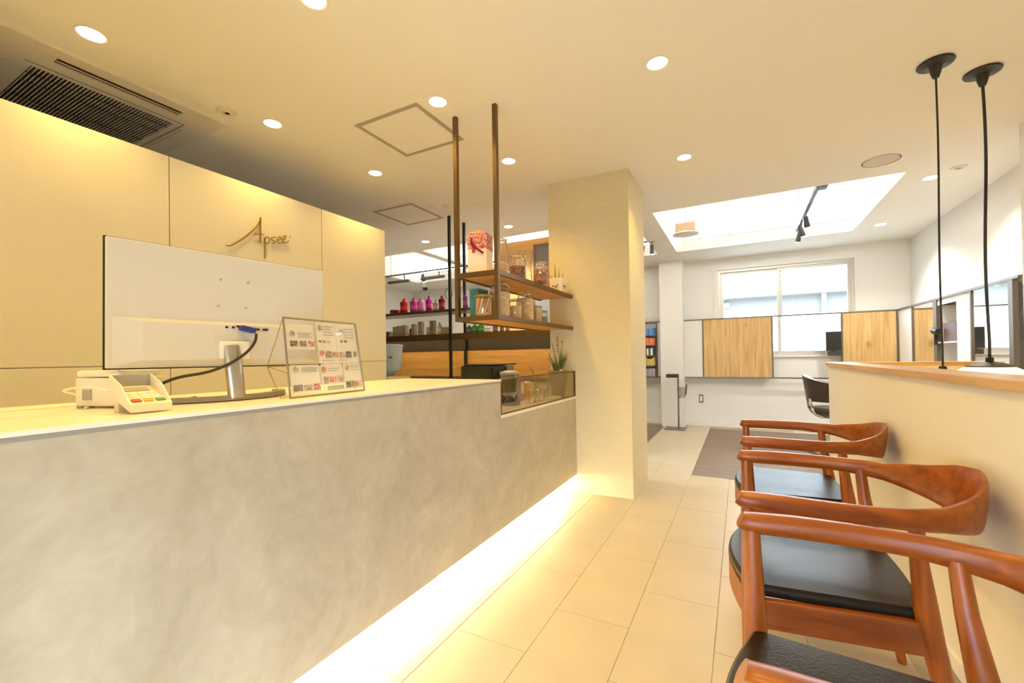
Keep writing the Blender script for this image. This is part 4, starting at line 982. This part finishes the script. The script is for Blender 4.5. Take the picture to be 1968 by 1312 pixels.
# salon chair behind the partition end
sc_ = thing('salon_chair', 'brown leather salon styling chair partly hidden by the partition end', 'salon chair', (.88, 5.6, 0))
bk_ = []; n = 13
def shell(r, zt, zb, th):
    g = G(); vs = []; fs = []
    rows_ = 7
    for layer, rr_ in ((0, r), (1, r - th)):
        for j in range(rows_):
            f = j / (rows_ - 1)
            for i in range(n):
                a = PI / 2 + PI * (i / (n - 1)); drop = .10 * abs(i / (n - 1) - .5) * 2
                z = zb + (zt - drop - zb) * f; q = rr_ * (.86 + .14 * f)
                vs.append((.86 + q * math.cos(a) * .95, 5.6 + q * math.sin(a), z))
    L = rows_ * n
    for lay in (0, 1):
        for j in range(rows_ - 1):
            for i in range(n - 1):
                k = lay * L + j * n + i; fs.append((k, k + 1, k + n + 1, k + n))
    for i in range(n - 1): fs.append((i, i + 1, L + i + 1, L + i)); k = (rows_ - 1) * n + i; fs.append((k, k + 1, L + k + 1, L + k))
    for j in range(rows_ - 1):
        for c in (0, n - 1): k = j * n + c; fs.append((k, k + n, L + k + n, L + k))
    return g.add(vs, fs)
part('backrest', shell(.29, .83, .55, .05), M['brownleather'], sc_, smooth=True)
part('seat', G().lathe([(.20, .40), (.24, .42), (.245, .46), (.22, .485)], (.90, 5.6, 0), 24), M['brownleather'], sc_, smooth=True)
for s_ in (-1, 1): part('arm_tube', G().tube(smoothpts([(.64, 5.6 + s_ * .12, .58), (.66, 5.6 + s_ * .14, .46), (.72, 5.6 + s_ * .15, .40), (.9, 5.6 + s_ * .15, .39)], 4), .012, 8), M['chrome'], sc_, smooth=True)
part('column', G().lathe([(.03, .05), (.03, .25), (.045, .26), (.045, .39)], (.90, 5.6, 0), 16), M['chrome'], sc_, smooth=True)
part('base', G().lathe([(.27, .012), (.27, .025), (.10, .04), (.03, .06)], (.90, 5.6, 0), 28), M['chrome'], sc_, smooth=True)
part('foot_rest', G().tube([(1.0, 5.5, .12), (1.24, 5.48, .16), (1.24, 5.72, .16), (1.0, 5.7, .12)], .012), M['chrome'], sc_)

# wood-framed board behind the pillar (salon side)
wb = thing('wood_frame_board', 'tall oak framed grey board behind the hanging shelf, left of the pillar', 'board', (-2.0, 4.55, 0))
part('post', G().box(-2.56, -2.08, 4.50, 4.60, 0, 2.41), M['lumber'], wb); part('post', G().box(-1.45, -1.36, 4.50, 4.60, 0, 2.41), M['lumber'], wb)
part('lintel', G().box(-2.08, -1.45, 4.50, 4.60, 2.345, 2.41), M['lumber'], wb)
part('board', G().box(-2.08, -1.45, 4.53, 4.57, .02, 2.345), mat('board_grey', (.30, .29, .27), .4), wb)
for x in (-2.4,): part('foot', G().box(-2.56, -1.36, 4.46, 4.64, 0, .02), M['railmetal'], wb)

# ceiling fittings
def spot(t, x, y, z, dirv, r=.028):
    d = Vector(dirv).normalized()
    p = Vector((x, y, z)); q = p - Vector((0, 0, .09))
    h = part('spot_arm', G().tube([p, q], .006, 6), M['black'], t)
    a = part('spot_head', G().tube([q - d * .05, q + d * .06], [r * .8, r], 12, up=(.3, .2, 1)), M['black'], t, smooth=True)
    part('spot_lens', G().tube([q + d * .0605, q + d * .062], r * .85, 12, up=(.3, .2, 1)), M['dlensc'], a)
tr = thing('track_light', 'black track light running away from the camera under the right coffer', 'track light', (.62, 5.3, 2.5))
part('track', G().box(.605, .637, 4.46, 6.08, 2.49, 2.515), M['black'], tr)
for y in (4.6, 5.9): part('hanger', G().tube([(.62, y, 2.515), (.62, y, 2.85)], .004, 6), M['black'], tr)
part('feed_box', G().box(.60, .68, 4.46, 4.56, 2.465, 2.49), M['black'], tr)
spot(tr, .62, 5.70, 2.49, (.3, .2, -1)); spot(tr, .62, 5.95, 2.49, (-.2, .3, -1)); spot(tr, .62, 5.3, 2.49, (.2, .4, -1))
tl = thing('track_light', 'black track light running across the left coffer behind the rear rack', 'track light', (-4.0, 5.2, 2.4))
part('track', G().box(-5.15, -2.6, 5.19, 5.215, 2.375, 2.395), M['black'], tl)
for x in (-4.9, -3.9, -2.9): part('hanger', G().tube([(x, 5.2, 2.395), (x, 5.2, 2.85)], .004, 6), M['black'], tl)
for x in (-4.62, -3.95):
    part('spot_arm', G().tube([(x, 5.2, 2.375), (x, 5.2, 2.30)], .008, 6), M['black'], tl); part('bar_head', G().obox((x - .12, 5.2, 2.275), .42, .05, .035), M['black'], tl)
spot(tl, -4.25, 5.2, 2.375, (.2, .1, -1)); spot(tl, -3.4, 5.2, 2.375, (-.2, .1, -1)); spot(tl, -2.8, 5.2, 2.375, (-.2, .1, -1))
t3 = thing('track_light', 'short black track with two spots just right of the pillar top', 'track light', (-1.1, 5.5, 2.4))
part('track', G().box(-1.9, -.90, 5.49, 5.515, 2.45, 2.47), M['black'], t3)
part('hanger', G().tube([(-1.3, 5.5, 2.47), (-1.3, 5.5, 2.85)], .004, 6), M['black'], t3); part('hanger', G().tube([(-1.8, 5.5, 2.47), (-1.8, 5.5, 2.85)], .004, 6), M['black'], t3)
spot(t3, -.935, 5.5, 2.45, (0, .1, -1)); spot(t3, -1.05, 5.5, 2.45, (-.3, .1, -1))
cs = thing('ceiling_diffuser', 'round cream ceiling diffuser hanging inside the bright coffer', 'diffuser', (-.55, 5.56, 2.5))
part('disc', G().lathe([(.12, 0), (.15, .008), (.15, .018), (.11, .03)], (-.55, 5.56, 2.49), 32), M['creamplastic'], cs, smooth=True)
part('neck', G().box(-.66, -.44, 5.47, 5.65, 2.52, 2.62), mat('diffuser_neck', (.28, .18, .10), .6), cs)
part('rod', G().tube([(-.55, 5.56, 2.62), (-.55, 5.56, 2.85)], .012), M['greyplastic'], cs)
sp_ = thing('ceiling_speaker', 'round flat white ceiling speaker right of the coffer, near the pendants', 'speaker', (.93, 4.03, H))
part('rim', G().lathe([(.112, -.006), (.115, 0), (.105, 0), (.105, -.006)], (.93, 4.03, H), 36, cap=False), M['whiteplastic'], sp_)
part('grille', G().disc((.93, 4.03, H), .105, -.005, -.001, 36), mat('speaker_cloth', (.66, .62, .54), .8, bump=.3, bscale=400), sp_)
def sprinkler(x, y, label, r=.05):
    t = thing('ceiling_sensor', label, 'sensor', (x, y, H)); part('plate', G().lathe([(r * .9, -.006), (r, -.002), (r, 0)], (x, y, H), 24), M['creamplastic'], t, smooth=True)
    part('slot_ring', G().lathe([(r * .45, -.012), (r * .5, -.006), (r * .3, -.006), (r * .25, -.012)], (x, y, H), 16), M['acplastic'], t)
sprinkler(-2.50, 1.39, 'round flush ceiling sensor beside the air conditioner'); sprinkler(1.49, 4.48, 'round flush ceiling sensor between the two pendant cords'); sprinkler(-2.352, 3.205, 'tiny ceiling sprinkler right of the farther access hatch', .028)
cc = thing('dome_camera', 'small black dome camera on the far left salon ceiling', 'camera', (-4.9, 5.0, 2.3))
part('mount', G().box(-5.16, -5.10, 6.3, 6.36, H - .08, H), M['whiteplastic'], cc); part('dome', G().lathe([(.01, -.13), (.04, -.12), (.05, -.08)], (-5.13, 6.33, H), 16), M['black'], cc, smooth=True)

# air conditioner cassette
ac = thing('air_conditioner', 'ceiling cassette air conditioner above the left panel wall', 'air conditioner', (-3.1, 1.04, H))
AX0, AX1, AY0, AY1 = -3.55, -2.625, .56, 1.46; ZA = H - .013
g = G(); gx0, gx1, gy0, gy1 = -3.40, -2.87, .73, 1.30
sl0, sl1 = -2.765, -2.70
g.box(sl1, AX1, AY0, AY1, ZA, H).box(gx1, sl0, AY0, AY1, ZA, H).box(sl0, sl1, AY0, .77, ZA, H).box(sl0, sl1, 1.27, AY1, ZA, H)
g.box(AX0, gx0, AY0, AY1, ZA, H).box(gx0, gx1, AY0, gy0, ZA, H).box(gx0, gx1, gy1, AY1, ZA, H)
part('panel', g, M['acplastic'], ac)
part('slot_cavity', G().box(sl0, sl1, .77, 1.27, H - .002, H), M['acdark'], ac); part('grille_cavity', G().box(gx0, gx1, gy0, gy1, H - .002, H), M['acdark'], ac)
part('louvre', G().obox(((sl0 + sl1) / 2, 1.02, ZA + .003), .006, .49, .003), M['acplastic'], ac)
part('louvre', G().obox((-3.12, 1.385, ZA - .001), .44, .05, .003, Rx(.05)), M['acplastic'], ac); part('louvre', G().obox((-3.12, .64, ZA - .002), .44, .05, .003, Rx(-.06)), M['acplastic'], ac)
sm2 = G().box(-.265, .265, -.0020, .0020, -.003, .003).mesh('slat', M['acplastic'])
for i in range(38):
    inst('slat', sm2, ac, ((gx0 + gx1) / 2, gy0 + .0075 + i * .015, ZA + .0035))
for x in (-3.25, -3.05, -2.95): part('cross_bar', G().box(x - .004, x + .004, gy0, gy1, ZA + .0005, ZA + .0055), M['acdark'], ac)
part('edge_line', G().box(AX0 + .12, -2.83, 1.332, 1.336, ZA - .0008, ZA + .002), M['acdark'], ac); part('edge_line', G().box(-2.836, -2.832, .70, 1.330, ZA - .0008, ZA + .002), M['acdark'], ac)
